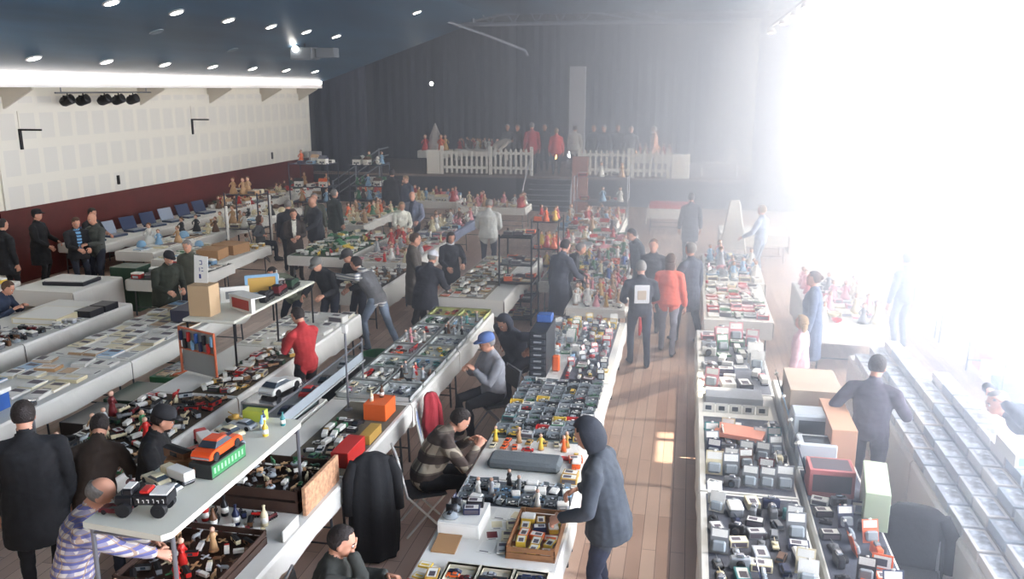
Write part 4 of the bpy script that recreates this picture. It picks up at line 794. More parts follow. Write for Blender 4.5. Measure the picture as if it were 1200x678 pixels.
fill('heaped in the nearest crate', 's', -3.98, -3.26, 4.97, 5.73, .83, 6, 6, [('farm animal', 1), ('tin plane', 2), ('toy lorry', 1), ('figurine', 1), ('railway wagon', 1)], ['silver', 'brown', 'green', 'red', 'tan', 'grey', 'cream'], rnd_rot=1.5, skip=0, sc=1.9)
fill('between the two crates', 's', -4.0, -3.3, 5.82, 6.22, .80, 5, 3, [('bottle', 1), ('toy lorry', 2), ('locomotive', 2), ('railway wagon', 1)], ['cream', 'brown', 'maroon', 'red', 'black', 'navy'], rnd_rot=1, skip=0, sc=.9)
tag(MB().box(-.006, -.14, 0, .006, .14, .10).build('price_card', WHT), 'white price card leaning at the edge of the crate table', 'card').location = (-3.1, 5.95, .802)
fill('at the table front edge', 's', -4.0, -3.2, 4.4, 4.9, .80, 5, 3, [('toy lorry', 1), ('carton', 1), ('figurine', 1)], 'wood', rnd_rot=1)
# high white shelf on posts
t = thing('high_shelf', 'white topped shelf raised on metal posts at the near left', 'shelf', (-3.64, 5.66, 0))
m = MB(); cr = [(-.34, -1.0), (.30, -1.06), (.345, -1.0), (.345, .98), (.29, 1.04), (-.29, 1.04), (-.34, .98)]
m.prism(cr, 1.455, 1.5, ax='z'); m.build('shelf_board', mat('shelf_white', (226, 224, 208), .5), t)
for x in (-.31, .31):
    for y in (-.95, .98): MB().tube([(x, y, .80 if x > -1 else 0), (x, y, 1.46)], .016, 8).build('post', MST, t)
for y in (-.95, .98): MB().tube([(-.31, y, 1.40), (.31, y, 1.40)], .012, 6).build('crossbar', MST, t)
z = 1.5
# orange car on a green box
o = MB().bev(-.10, -.23, 0, .10, .23, .12, .004, 0).box(-.102, -.225, .01, -.099, .225, .11, 1).box(.099, -.225, .012, .1015, .225, .108, 1)
for k in range(9): o.box(.101, -.20 + k * .046, .04, .103, -.18 + k * .046, .085, 2)
o = o.build('green_car_box', [mat('box_dark', (48, 50, 48), .6), mat('box_green', (52, 128, 74), .6), mat('box_mint', (150, 196, 150), .6)]); tag(o, 'long green printed box carrying the orange car on the high shelf', 'box'); o.location = (-3.53, 5.66, z); o.rotation_euler = (0, 0, R(-4))
def big_car(name, label, cat, loc, rz, L, paint, style=0, stripe=None, z0=0.):
    t = thing(name, label, cat, loc, rz); m = MB(); car_parts(m, L, style)
    for i, nm, mt in ((0, 'body', paint), (2, 'windows', GLS), (3, 'bumpers', CHR)):
        s_ = MB(); ids = [k for k in range(len(m.f)) if m.m[k] == i]; mp = {}
        for k in ids:
            f = []
            for v in m.f[k]:
                if v not in mp: mp[v] = len(s_.v); s_.v.append(m.v[v])
                f.append(mp[v])
            s_.f.append(tuple(f)); s_.m.append(0)
        s_.build(nm, mt, t)
    W = L * .40; r = L * .085
    for y in (-.32, .31):
        for sx in (-1, 1): MB().tube([(sx * W * .36, y * L, r), (sx * W * .53, y * L, r)], r, 14).tube([(sx * W * .53, y * L, r), (sx * W * .545, y * L, r)], r * .5, 10).build('wheel', TYRE, t)
    if stripe: MB().box(-W * .12, L * .2, L * .205, W * .12, L * .46, L * .212).build('bonnet_stripe', stripe, t)
    return t
big_car('model_car', 'bright orange model car with a dark roof rack on the green box', 'model car', (-3.53, 5.66, z + .12), R(-4), .44, mat('paint_bright_orange', (228, 84, 36), .3), 0, pm('navy'))
big_car('model_car', 'shiny red model car left of the green box on the high shelf', 'model car', (-3.78, 5.80, z), R(60), .28, pm('red'), 1)
big_car('model_car', 'cream model car at the rear of the high shelf by the bottles', 'model car', (-3.76, 6.24, z), R(70), .28, pm('cream'))
big_car('model_car', 'silver grey model car just behind the cream one, high shelf', 'model car', (-3.74, 6.42, z), R(80), .26, pm('silver'), 1)
big_car('model_car', 'pale beige model car among the toys at the shelf corner', 'model car', (-3.84, 5.30, z), R(65), .26, pm('cream'), 1)
big_car('model_car', 'white model car beside the black pickup on the high shelf', 'model car', (-3.74, 5.10, z), R(60), .24, pm('white'))
big_car('model_car', 'dark red toy car at the nearest corner of the high shelf', 'model car', (-3.84, 4.83, z), R(95), .22, pm('maroon'), 1)
carton_box('brown_box', 'low brown wooden box behind the black pickup on the high shelf', 'box', -3.80, 5.62, z, .28, .12, .07, WD, None, R(15))
t = thing('toy_pickup', 'black toy pickup lorry with white lettering, nearest toy on the high shelf', 'toy lorry', (-3.63, 4.88, z), R(100))
MB().bev(-.075, -.19, .085, .075, .06, .16, .008).build('cargo_bed', pm('black'), t)
MB().bev(-.07, .06, .07, .07, .20, .15, .015).bev(-.066, .06, .15, .066, .14, .20, .012).build('cab', pm('black'), t); MB().box(-.066, -.18, .16, .066, -.06, .172).box(-.05, .07, .20, .05, .13, .206).build('roof_panel', WHT, t); MB().bev(-.055, -.05, .16, .055, .02, .185, .008).build('red_load', pm('red'), t)
MB().box(-.06, .135, .155, .06, .142, .19).build('windscreen', GLS, t)
for y in (-.12, .13):
    for s_ in (-1, 1): MB().tube([(s_ * .05, y, .052), (s_ * .098, y, .052)], .052, 16).tube([(s_ * .098, y, .052), (s_ * .10, y, .052)], .022, 10).build('wheel', TYRE, t)
for q, s_ in ((-1, 'l'), (1, 'r')):
    b = MB()
    for k, (w_, h_) in enumerate(((.012, .03), (.016, .022), (.01, .03), (.018, .026), (.012, .022), (.016, .03))): 
        y = -.16 + k * .035; b.box(q * .0755 - .001, y, .105, q * .0755 + .001, y + w_ * .35, .105 + h_).box(q * .0755 - .001, y, .105 + h_ - .006, q * .0755 + .001, y + w_, .105 + h_)
    b.build('lettering', WHT, t)
for x, y, c, s_ in ((-3.55, 6.42, 'sky blue', .75), (-3.46, 6.3, 'yellow', .8), (-3.42, 6.55, 'teal', .7), (-3.62, 6.58, 'navy', .62)):
    put('bottle', c, (x, y, z), 0, '%s bottle standing at the rear of the high white shelf' % c, 'bottles on the high shelf', s_)
carton_box('toy_basket', 'yellow green boxed toy at the far end of the high shelf', 'box', -3.72, 6.62, z, .2, .1, .1, mat('lime', (170, 180, 70), .6))
for i, (k, c, x, y, a, q) in enumerate((('toy lorry', 'cream', -3.70, 5.36, 1.2, 1.3), ('locomotive', 'maroon', -3.86, 5.08, .9, 1.2), ('toy coupe', 'white', -3.66, 5.22, 1.4, 1.4), ('railway wagon', 'brown', -3.88, 5.66, 1.2, 1.4), ('toy lorry', 'red', -3.84, 5.98, .8, 1.4), ('toy van', 'white', -3.86, 6.12, 1.3, 1.5), ('toy coupe', 'silver', -3.62, 6.08, 1.2, 1.5), ('farm animal', 'brown', -3.62, 5.5, .4, 1.4), ('tank', 'gold', -3.86, 6.52, 1.0, 1.3))):
    put(k, c, (x, y, 1.5), a, '%s %s among the crowd of toys at the inner side of the high shelf' % (c, k), 'toys on the high shelf', q)
# green glass case with a white car
t = thing('glass_case', 'green grey glass display case on the raised boards, white car on top', 'display case', (-4.40, 8.42, .80), R(-3))
MB().box(-.24, -.42, 0, .24, .42, .02).build('base', MK, t)
MB().box(-.235, -.415, .02, -.225, .415, .26).box(.225, -.415, .02, .235, .415, .26).box(-.235, -.415, .02, .235, -.405, .26).box(-.235, .405, .02, .235, .415, .26).build('glass_panes', mat('case_glass', (82, 98, 94), .15), t)
f = MB()
for x in (-.235, .235):
    for y in (-.415, .415): f.cb(x, y, 0, .022, .022, .28)
f.box(-.245, -.425, .265, .245, .425, .285); f.build('frame', CHR, t)
table('low board behind the tray table carrying the glass case', -4.68, -4.12, 7.0, 9.0, z=.795)
big_car('model_car', 'long white model convertible on top of the green glass case', 'model car', (-4.40, 8.42, 1.085), R(-12), .52, pm('white'), 1)
fill('before the glass case', 's', -4.66, -4.22, 7.05, 7.85, .795, 4, 6, [('toy lorry', 2), ('tin box', 1), ('tank', 1), ('farm animal', 1)], ['green', 'yellow', 'dark_green', 'gold', 'grey', 'black'], rnd_rot=1, sc=1.3)
# -- stall of the woman in red (third row from the aisle)
table('trestle table of the toy jumble, third row from the aisle', -6.4, -5.25, 6.5, 8.9)
table('trestle table before the hanging rack, third row from the aisle', -6.4, -5.25, 8.95, 10.9, drop=.34)
table('trestle table beside the woman in red, third row', -6.4, -5.25, 10.95, 12.95, drop=.34)
fill('in the left toy jumble', 's', -6.38, -5.28, 6.55, 8.85, .76, 7, 13, [('toy lorry', 3), ('locomotive', 2), ('railway wagon', 2), ('tin plane', 1), ('tank', 1), ('flat box', 1), ('figurine', 1), ('farm animal', 1)], ['red', 'dark_green', 'cream', 'green', 'brown', 'black', 'silver', 'maroon', 'grey', 'tan'], rnd_rot=1.5, sc=2.2, skip=.02)
fill('before the hanging rack', 's', -5.85, -5.28, 9.0, 10.85, .76, 4, 11, [('toy lorry', 2), ('carton', 2), ('locomotive', 1), ('tin box', 1), ('model car', 1)], ['brown', 'tan', 'red', 'cream', 'dark_green', 'gold'], rnd_rot=.8, sc=1.2)
fill('by the woman in red', 's', -6.36, -5.9, 11.0, 12.9, .76, 3, 8, [('booklet pile', 3), ('flat box', 2), ('book', 1)], ['white', 'white', 'cream', 'white', 'silver'], rnd_rot=.2, skip=.05)
fill('along the white table front', 's', -5.85, -5.28, 11.0, 12.9, .76, 2, 6, [('booklet pile', 2), ('flat box', 2), ('carton', 1)], ['white', 'cream', 'white', 'black'], rnd_rot=.2, skip=.3)
# glass topped stand and its goods
t = thing('raised_counter', 'white raised counter on thin black legs behind the toy jumble', 'counter', (-6.1, 11.1, 0), 0)
m = MB(); m.bev(-.40, -1.25, 1.40, .36, 1.25, 1.44, .01); m.build('counter_top', mat('shelf_white', (226, 224, 208), .5), t)
for x in (-.36, .32):
    for y in (-1.2, 0, 1.2): MB().tube([(x, y, .76 if x < 1 else 0), (x, y, 1.40)], .014, 6).build('leg', MK, t)
z = 1.44
b = MB().bev(-.16, -.13, 0, .16, .13, .42, .006); o = b.build('kraft_box', mat('kraft_pale', (186, 158, 122), .8)); o.location = (-6.32, 10.12, z); tag(o, 'tall pale kraft cardboard box standing on the raised counter', 'box')
t = thing('price_sign', 'white handwritten price sign sticking out of the tall kraft box', 'sign', (-6.38, 10.18, z + .42)); 
MB().prism([(-.10, 0), (.10, .0), (.13, .36), (-.07, .38)], -.004, .004, ax='y').build('card', WHT, t)
g = MB(); g.box(.0, -.006, .25, .035, -.004, .26).box(.03, -.006, .25, .04, -.004, .31).box(.0, -.006, .3, .035, -.004, .31).box(-.01, -.006, .16, .0, -.004, .21).box(.02, -.006, .16, .05, -.004, .17).box(.02, -.006, .2, .05, -.004, .21).box(-.02, -.006, .06, .01, -.004, .12); g.build('lettering', mat('ink_blue', (40, 46, 120), .6), t)
t = thing('framed_model', 'white open-front case with a red panel on the raised counter', 'display case', (-5.92, 10.4, z), R(-28))
MB().box(-.26, -.03, 0, .26, .03, .20).box(-.27, -.035, .195, .27, .2, .21).build('frame', WHT, t); MB().box(-.2, -.034, .03, .2, -.029, .17).build('red_panel', mat('panel_red', (170, 52, 40), .5), t)
t = thing('framed_picture', 'pale blue framed yellow picture on the raised counter', 'picture', (-6.12, 11.35, z), R(35))
MB().box(-.24, -.02, 0, .24, .02, .04).box(-.24, -.02, .26, .24, .02, .30).box(-.24, -.02, .04, -.2, .02, .26).box(.2, -.02, .04, .24, .02, .26).build('frame', pm('sky blue'), t); MB().box(-.2, -.01, .04, .2, .01, .26).build('picture', pm('gold'), t)
t = thing('framed_picture', 'small white framed grey picture on the raised counter', 'picture', (-6.28, 10.85, z), R(35)); MB().box(-.2, -.02, 0, .2, .02, .22).build('frame', WHT, t); MB().box(-.13, -.024, .05, .13, -.019, .16).build('picture', pm('grey'), t)
for i in range(3): put('locomotive', ('black', 'maroon', 'dark green')[i], (-5.86, 11.0 + i * .42, z), .1, '%s model train on the raised counter front edge' % ('black', 'maroon', 'dark green')[i], 'trains on the raised counter', 1.6)
for i in range(5): put(('tin box', 'bottle', 'carton')[i % 3], ('yellow', 'green', 'cream', 'brown', 'white')[i], (-6.32 + .12 * (i % 2), 11.7 + i * .13, z), .3 * i, '%s %s at the rear of the raised counter' % (('yellow', 'green', 'cream', 'brown', 'white')[i], ('tin box', 'bottle', 'carton')[i % 3]), 'small goods on the raised counter')
# hanging rack with an orange frame
t = thing('hanging_rack', 'orange framed rack of small hanging goods below the raised counter', 'display rack', (-6.12, 9.55, .76), R(-20))
f = MB(); f.tube([(-.34, 0, 0), (-.34, 0, .62), (.34, 0, .62), (.34, 0, 0)], .018, 6); f.tube([(-.34, 0, .34), (.34, 0, .34)], .014, 6); f.tube([(-.34, -.15, 0), (-.34, .15, 0)], .014, 6); f.tube([(.34, -.15, 0), (.34, .15, 0)], .014, 6); f.build('frame', mat('orange_wood', (196, 100, 62), .6), t)
MB().box(-.32, .015, .03, .32, .025, .6).build('back_panel', mat('panel_clear', (150, 152, 150), .3), t)
for k in range(9):
    MB().bev(-.3 + k * .075 - .02, -.03, .45 - .1 * (k % 2), -.3 + k * .075 + .02, .01, .58 - .1 * (k % 2), .005).build('hanging_pack', pm(('navy', 'black', 'red', 'sky blue', 'blue')[k % 5]), t)
# floor goods beside the woman in red
carton_box('black_carton', 'black carton with pale lid stacked on the floor by the woman in red', 'carton', -4.75, 10.9, 0, .42, .5, .5, mat('carton_black', (52, 52, 50), .7), None, .1)
carton_box('grey_carton', 'grey green carton on the floor beyond the black carton', 'carton', -4.8, 11.55, 0, .45, .5, .42, mat('carton_grn', (106, 112, 104), .7), None, -.1)
fill('on the black floor carton', 's', -4.93, -4.57, 10.68, 11.12, .5, 2, 2, [('flat box', 1), ('book', 1)], 'paper', skip=0)
tag(MB().lathe([(.17, 0), (.2, .02), (.24, .3), (.25, .3), (.25, .32), (.22, .32), (.19, .03), (.02, .03)], n=18).build('green_tub', mat('tub_green', (44, 120, 70), .5)), 'round green plastic tub on the floor near the blue jeans', 'tub').location = (-4.72, 12.3, 0)
# -- book row A
table('trestle table of papers, fourth row, nearer one', -8.75, -7.4, 6.9, 9.9, drop=.26)
table('trestle table of papers, fourth row, farther one', -8.75, -7.4, 9.95, 13.2, drop=.26)
fill('on the near paper table', 's', -8.7, -7.5, 8.3, 9.85, .76, 4, 5, [('picture card', 2), ('booklet pile', 2), ('book', 2), ('flat box', 1)], 'paper', rnd_rot=.15, skip=.02, sc=1.6)
fill('on the far paper table', 's', -8.7, -7.5, 10.0, 13.1, .76, 5, 10, [('booklet pile', 3), ('book', 2), ('picture card', 2)], 'paper', rnd_rot=.1, skip=.02, sc=1.6)
carton_box('plastic_tub_box', 'navy blue long box on the far paper table by the kraft box', 'box', -7.75, 12.1, .83, .35, .8, .18, mat('box_navy', (58, 58, 78), .5))
carton_box('blue_white_box', 'blue and white long box at the left frame edge, paper table', 'box', -8.15, 7.9, .76, .9, .42, .2, pm('blue'), None, 0, None)
carton_box('white_flat_carton', 'white flat carton lying on the blue and white long box', 'carton', -8.15, 7.9, .96, .94, .46, .05, WHT)
fill('on the white lid', 's', -8.6, -7.7, 7.72, 8.08, 1.01, 4, 2, [('book', 1), ('picture card', 1)], ['sky_blue', 'silver', 'white', 'green'], skip=0)
carton_box('white_drawer_box', 'white drawer box below the blue box at the paper table', 'box', -7.85, 7.2, .76, .7, .5, .3, WHT, None, 0, mat('slot_dark', (60, 64, 66), .6))
t = thing('chrome_pole', 'upright chrome pole with a square clamp by the paper table', 'pole', (-7.0, 7.65, 0)); MB().tube([(0, 0, .03), (0, 0, 1.05)], .017, 8).build('pole', MST, t); MB().lathe([(.2, 0), (.2, .02), (.03, .04)], n=16).build('base', MST, t); MB().bev(-.06, -.03, 1.0, .06, .03, 1.06, .01).build('clamp', CHR, t)
# below the paper table
for i, (x, y, w_, d_, h_, c) in enumerate(((-9.1, 9.9, .35, .8, .45, 'black'), (-9.05, 10.9, .3, .7, .3, 'orange'), (-9.1, 11.75, .3, .7, .55, 'grey'))):
    carton_box('storage_box', '%s storage box on the floor between the paper and camera tables' % c, 'box', x, y, 0, w_, d_, h_, pm(c), 'storage boxes on the floor')
for i, (x, y, c) in enumerate(((-6.95, 9.4, 'dark green'), (-6.9, 10.3, 'green'), (-6.95, 8.6, 'black'))):
    carton_box('plastic_crate', '%s plastic crate on the floor behind the toy jumble' % c, 'crate', x, y, 0, .5, .7, .55, pm(c), 'plastic crates on the floor')
fill('in the green floor crates', 's', -7.12, -6.72, 10.0, 10.6, .55, 2, 3, [('book', 1), ('flat box', 1)], 'paper', skip=0)
# -- camera row B
table('trestle table of cameras, fifth row, white cloth', -10.9, -9.45, 7.9, 10.3, drop=.3)
table('trestle table with black cases, fifth row, white cloth', -10.9, -9.45, 10.35, 12.85, drop=.3)
fill('on the camera table', 's', -10.5, -9.55, 8.6, 11.0, .76, 6, 14, [('camera', 4), ('tank', 1), ('tin box', 1), ('bagged toy', 1)], ['black', 'black', 'grey', 'brown', 'silver', 'maroon'], rnd_rot=.8, sc=1.3, skip=.05)
carton_box('cream_case', 'flat cream case of white cards on the camera table', 'case', -10.1, 11.7, .76, .8, .8, .10, pm('cream'), None, .05, WHT)
for i in range(2): carton_box('black_case', 'open black box at the far corner of the camera table, %s' % ('nearer' if i == 0 else 'farther'), 'box', -9.62, 12.0 + i * .38, .76, .3, .34, .11, mat('case_black', (34, 36, 44), .5), 'open black boxes')
fill('by the open black boxes', 's', -9.75, -9.5, 11.1, 11.75, .76, 2, 4, [('booklet pile', 1), ('tin box', 1)], ['grey', 'silver', 'black'])
# -- cloth tables behind B
table('trestle table of a typewriter case, draped to the floor', -12.35, -11.0, 13.35, 14.75, drop=.6)
t = thing('typewriter_case', 'flat white and black case lying open on the draped table', 'case', (-11.6, 14.1, .76), .1)
MB().bev(-.42, -.3, 0, .42, .3, .07, .01).build('base', mat('case_black', (34, 36, 44), .5), t); MB().bev(-.38, -.26, .065, .38, .26, .09, .008).build('lid', mat('case_lid', (214, 212, 206), .5), t)
table('trestle table of mixed dark goods behind the bearded man', -10.75, -9.5, 14.55, 16.45)
table('trestle table of cardboard boxes, seen past the bearded man', -11.5, -9.75, 16.5, 18.6)
fill('behind the bearded man', 's', -10.7, -9.55, 14.6, 16.4, .76, 5, 7, [('flat box', 2), ('carton', 2), ('book', 1), ('tin box', 1)], ['red', 'white', 'sky_blue', 'dark_green', 'tan', 'grey', 'black'], rnd_rot=.5, sc=1.5)
carton_box('open_carton', 'brown cardboard carton on the boxes table, nearer one', 'carton', -10.25, 16.9, .76, .5, .55, .22, BRN, 'brown cartons on the boxes table', .1)
carton_box('open_carton', 'brown cardboard carton on the boxes table, farther one', 'carton', -10.2, 17.6, .76, .6, .6, .22, BRN, 'brown cartons on the boxes table', -.15)
carton_box('green_binder_box', 'dark green box left of the brown cartons', 'box', -11.1, 15.2, .0, .6, .5, .9, pm('dark green'))
fill('beside the brown cartons', 's', -11.45, -10.6, 16.6, 18.5, .76, 4, 8, [('flat box', 2), ('book', 2), ('booklet pile', 2), ('toy helmet', 1)], ['white', 'cream', 'green', 'tan', 'sky_blue', 'gold'], rnd_rot=.4, sc=1.3)
fill('past the brown cartons', 's', -10.55, -9.8, 18.0, 18.55, .76, 4, 3, [('bowl', 1), ('tin box', 1)], ['gold', 'yellow', 'brown', 'cream'])
# second table behind B at the left edge
table('trestle table at the left edge below the white door', -14.1, -12.7, 11.8, 14.0, drop=.3)
fill('on the left edge table', 's', -14.0, -12.75, 11.9, 13.9, .76, 5, 8, [('flat box', 1), ('book', 1), ('tin box', 1)], ['yellow', 'red', 'white', 'grey', 'cream'], sc=1.3, side='door')
# -- wall side rows
table('trestle table of laptops along the maroon wall, nearer one', -14.9, -13.75, 17.8, 21.2)
table('trestle table along the maroon wall, middle one', -14.9, -13.75, 21.25, 25.2)
table('trestle table along the maroon wall, far one', -14.9, -13.75, 25.25, 30.5)
def laptop(label, x, y, z, rz, lid=(46, 60, 92)):
    t = thing('open_display_case', label, 'display case', (x, y, z), rz, 'open blue display cases by the wall')
    MB().bev(-.25, -.18, 0, .25, .18, .05, .008).build('base', mat('case_navy', (52, 66, 92), .5), t)
    m = MB(); m.M = Matrix.Translation((0, .18, .05)) @ Euler((R(-20), 0, 0)).to_matrix().to_4x4(); m.bev(-.25, 0, 0, .25, .03, .34, .008); m.build('lid', mat('case_blue_%d' % lid[0], lid, .5), t)
    MB().box(-.2, -.13, .05, .2, .13, .058).build('contents', mat('coins', (150, 156, 164), .5, var=.5, scale=60), t)
for i in range(7): laptop('%s open blue display case from the camera along the maroon wall' % od(i + 1), -14.25, 18.2 + i * .85, .76, R(80), ((46, 60, 92), (150, 160, 176))[i % 3 == 1])
fill('on maroon wall tables', 's', -14.8, -13.8, 24.2, 30.4, .76, 4, 22, [('doll house', 2), ('teddy bear', 2), ('carton', 3), ('framed picture', 1), ('doll', 2)], 'wood', rnd_rot=.4, sc=1.6, rot=R(60), side='aisle', skip=.05)
table('trestle table of white cloth in the second wall row, nearer', -12.9, -11.95, 17.2, 20.4)
table('trestle table of white cloth in the second wall row, farther', -12.9, -11.95, 20.45, 25.0)
fill('in the second wall row', 's', -12.8, -12.0, 17.3, 24.9, .76, 3, 22, [('book', 2), ('flat box', 2), ('doll', 1), ('toy helmet', 1), ('teddy bear', 1)], ['white', 'black', 'tan', 'cream', 'brown', 'sky_blue'], rnd_rot=.6, sc=1.4, skip=.15)
def rack(label, x, y, w, d, h, n, m, kinds, cols, zone, z0=0., rz=0):
    t = thing('wire_rack', label, 'shelving rack', (x, y, z0), rz)
    for sx in (-1, 1):
        for sy in (-1, 1): MB().tube([(sx * w / 2, sy * d / 2, 0), (sx * w / 2, sy * d / 2, h)], .018, 6).build('post', m, t)
    for k in range(n):
        z = h * (k + .35) / n if k < n - 1 else h - .05
        MB().box(-w / 2, -d / 2, z - .02, w / 2, d / 2, z).build('shelf', m, t)
        fill('%s, %s shelf' % (zone, od(k + 1)), 's', x - w / 2 + .03, x + w / 2 - .03, y - d / 2 + .03, y + d / 2 - .03, z0 + z, 3, 2, kinds, cols, sc=1.0, skip=0, side='aisle')
MBL = mat('rack_navy', (40, 44, 66), .5)
rack('dark blue metal rack with figures on top, before the wall tables', -12.75 + 1.2, 20.9, .95, .6, 1.75, 3, MBL, [('doll', 1), ('carton', 1)], ['cream', 'white', 'tan', 'black'], 'on the blue rack')
rack('tall dark rack crammed with goods near the far wall corner', -12.6, 27.5, 1.4, .9, 2.0, 4, MBL, [('doll house', 1), ('carton', 1), ('doll', 1)], ['white', 'black', 'orange', 'sky_blue', 'tan', 'navy'], 'on the corner rack')
rack('second dark rack behind the men, beside the corner rack', -11.0, 28.6, 1.2, .8, 1.9, 4, MBL, [('doll house', 1), ('teddy bear', 1), ('doll', 1)], ['white', 'green', 'brown', 'sky_blue', 'black'], 'on the second rack')
for i, (x, y) in enumerate(((-11.35, 19.5), (-11.4, 21.9))):
    t = thing('white_post', ('nearer' if i == 0 else 'farther') + ' slim white post standing among the left tables', 'post', (x, y, 0), 0, 'slim white posts')
    MB().tube([(0, 0, 0), (0, 0, 1.55)], .035, 8).build('pole', WHT, t); MB().lathe([(.16, 0), (.16, .02), (.04, .04)]).build('base', MK, t)
# -- middle ground, left of centre
table('trestle table of green toys, left middle ground', -8.75, -7.35, 17.5, 20.6)
table('trestle table of pale toys beyond the green ones', -9.9, -8.7, 22.0, 25.6)
fill('on the green toy table', 's', -8.7, -7.4, 17.55, 20.5, .76, 7, 14, [('farm animal', 3), ('toy lorry', 2), ('flat box', 1), ('doll house', 1), ('tin box', 1)], ['green', 'yellow', 'dark_green', 'cream', 'green', 'white', 'red'], rnd_rot=1, sc=1.8)
fill('beyond the green toys', 's', -9.85, -8.75, 22.05, 25.5, .76, 5, 11, [('doll', 1), ('carton', 2), ('bowl', 1), ('booklet pile', 1)], ['white', 'cream', 'orange', 'tan', 'green'], sc=1.4, rnd_rot=.5)
table('trestle table of brown toys behind the man in jeans', -6.45, -5.55, 14.6, 16.6, drop=.45)
fill('behind the jeans man', 's', -6.4, -5.6, 14.7, 16.5, .76, 5, 9, [('carton', 1), ('teddy bear', 2), ('toy lorry', 2), ('tin box', 1)], ['brown', 'tan', 'orange', 'grey', 'black', 'cream'], rnd_rot=.9, sc=1.3)
table('trestle table of white booklets, before the bald man in blue', -7.1, -5.75, 17.1, 20.6, drop=.4)
fill('before the bald man', 's', -7.05, -5.8, 17.2, 20.5, .76, 6, 13, [('booklet pile', 2), ('carton', 1), ('figurine', 1), ('bowl', 1), ('doll', 1), ('book', 1)], ['white', 'cream', 'pink', 'tan', 'silver', 'red'], rnd_rot=.4, sc=1.3)
table('trestle table with a blue cover, in the middle distance', -6.9, -5.9, 21.0, 24.6, mc=mat('cloth_blue_grey', (120, 128, 150), .8))
fill('on the blue covered table', 's', -6.85, -5.95, 21.1, 24.5, .76, 4, 9, [('doll', 1), ('carton', 1), ('booklet pile', 1), ('teddy bear', 1)], ['pink', 'white', 'brown', 'sky_blue', 'cream'], sc=1.3)
table('trestle table of dolls before the stage, left one', -11.9, -10.0, 29.4, 30.5)
table('trestle table of dolls before the stage, middle one', -9.4, -7.5, 27.3, 28.5)
table('trestle table of dolls before the stage, by the steps', -7.2, -5.0, 26.3, 27.5)
fill('on the left stage table', 's', -11.85, -10.05, 29.45, 30.4, .76, 9, 3, [('doll', 3), ('teddy bear', 2), ('figurine', 1)], ['orange', 'brown', 'red', 'white', 'cream'], sc=1.7, rnd_rot=.5, rot=0)
fill('on the middle stage table', 's', -9.35, -7.55, 27.35, 28.4, .76, 7, 3, [('doll', 3), ('teddy bear', 1), ('doll house', 1)], 'doll', sc=1.9, rnd_rot=.5)
fill('on the steps table', 's', -7.15, -5.05, 26.35, 27.4, .76, 9, 4, [('doll', 1), ('bowl', 1), ('carton', 1), ('figurine', 1)], ['white', 'cream', 'red', 'pink', 'tan'], sc=1.4)
table('trestle table of flat goods left of the tall wire rack', -4.35, -3.1, 14.35, 18.4, drop=.3)
fill('left of the wire rack', 's', -4.3, -3.5, 14.45, 18.3, .76, 5, 18, [('flat box', 2), ('picture card', 2), ('toy lorry', 2), ('booklet pile', 1)], ['tan', 'cream', 'gold', 'orange', 'grey', 'white', 'green'], rnd_rot=.5, sc=1.3)
rack('tall black wire rack of boxed goods near the centre', -3.12, 15.9, .62, .8, 1.75, 5, MK, [('carton', 2), ('flat box', 1)], ['orange', 'black', 'cream', 'red', 'grey', 'tan'], 'on the centre rack', 0)
rack('second black wire rack behind the centre rack', -3.05, 18.9, .6, .8, 1.6, 4, MK, [('carton', 1), ('doll', 1)], ['orange', 'white', 'red', 'yellow'], 'on the rear rack', 0)
# -- central far island
table('trestle table of toys facing the black T-shirt man, near end', -1.95, -.95, 14.1, 16.0, drop=.14)
table('trestle table of the colourful island, second along', -2.75, -1.1, 16.05, 19.0)
table('trestle table of the colourful island, third along', -3.0, -1.2, 19.05, 22.0)
table('trestle table of the colourful island, far end', -3.4, -1.7, 22.05, 25.0)
fill('at the island near end', 's', -1.9, -1.0, 14.2, 15.95, .76, 5, 8, [('doll', 2), ('carton', 1), ('figurine', 1), ('toy lorry', 1)], ['red', 'white', 'tan', 'pink', 'gold', 'black'], sc=1.5, rnd_rot=.6)
fill('on the second island table', 's', -2.7, -1.15, 16.1, 18.95, .76, 8, 13, [('bagged toy', 2), ('boxed car', 2), ('toy lorry', 2), ('tin plane', 1), ('figurine', 1), ('doll', 1)], 'mix', sc=1.7, rnd_rot=.9)
fill('on the third island table', 's', -2.95, -1.25, 19.1, 21.95, .76, 8, 11, [('boxed car', 2), ('doll', 1), ('tin box', 1), ('flat box', 2), ('doll house', 1)], ['white', 'pink', 'tan', 'red', 'silver', 'green', 'cream'], sc=1.6, rnd_rot=.6)
fill('on far island table', 's', -3.35, -1.75, 22.1, 24.9, .76, 6, 8, [('doll', 2), ('doll house', 1), ('carton', 1), ('teddy bear', 1)], ['white', 'red', 'sky_blue', 'tan', 'black'], sc=1.8, rnd_rot=.5)
rack('tall grey rack of figures at the far end of the island', -2.55, 26.0, 1.6, .7, 1.9, 4, MST, [('doll', 1), ('carton', 1), ('bowl', 1)], ['white', 'red', 'sky_blue', 'tan'], 'on the figure rack')
tag(MB().bev(-.28, -.1, 0, .28, .1, 2.1, .02).build('wooden_panel', mat('panel_brown', (150, 96, 76), .6, var=.2)), 'narrow reddish brown upright panel beside the stage steps', 'panel').location = (-3.75, 30.3, 0)
MRC = mat('cloth_red', (190, 60, 60), .8)
table('trestle table with red goods before the right stage front', -1.2, .3, 27.0, 28.2, drop=.5)
carton_box('red_cover', 'red folded cover lying on the white table before the stage', 'cover', -.45, 27.6, .76, 1.4, 1.0, .12, MRC)
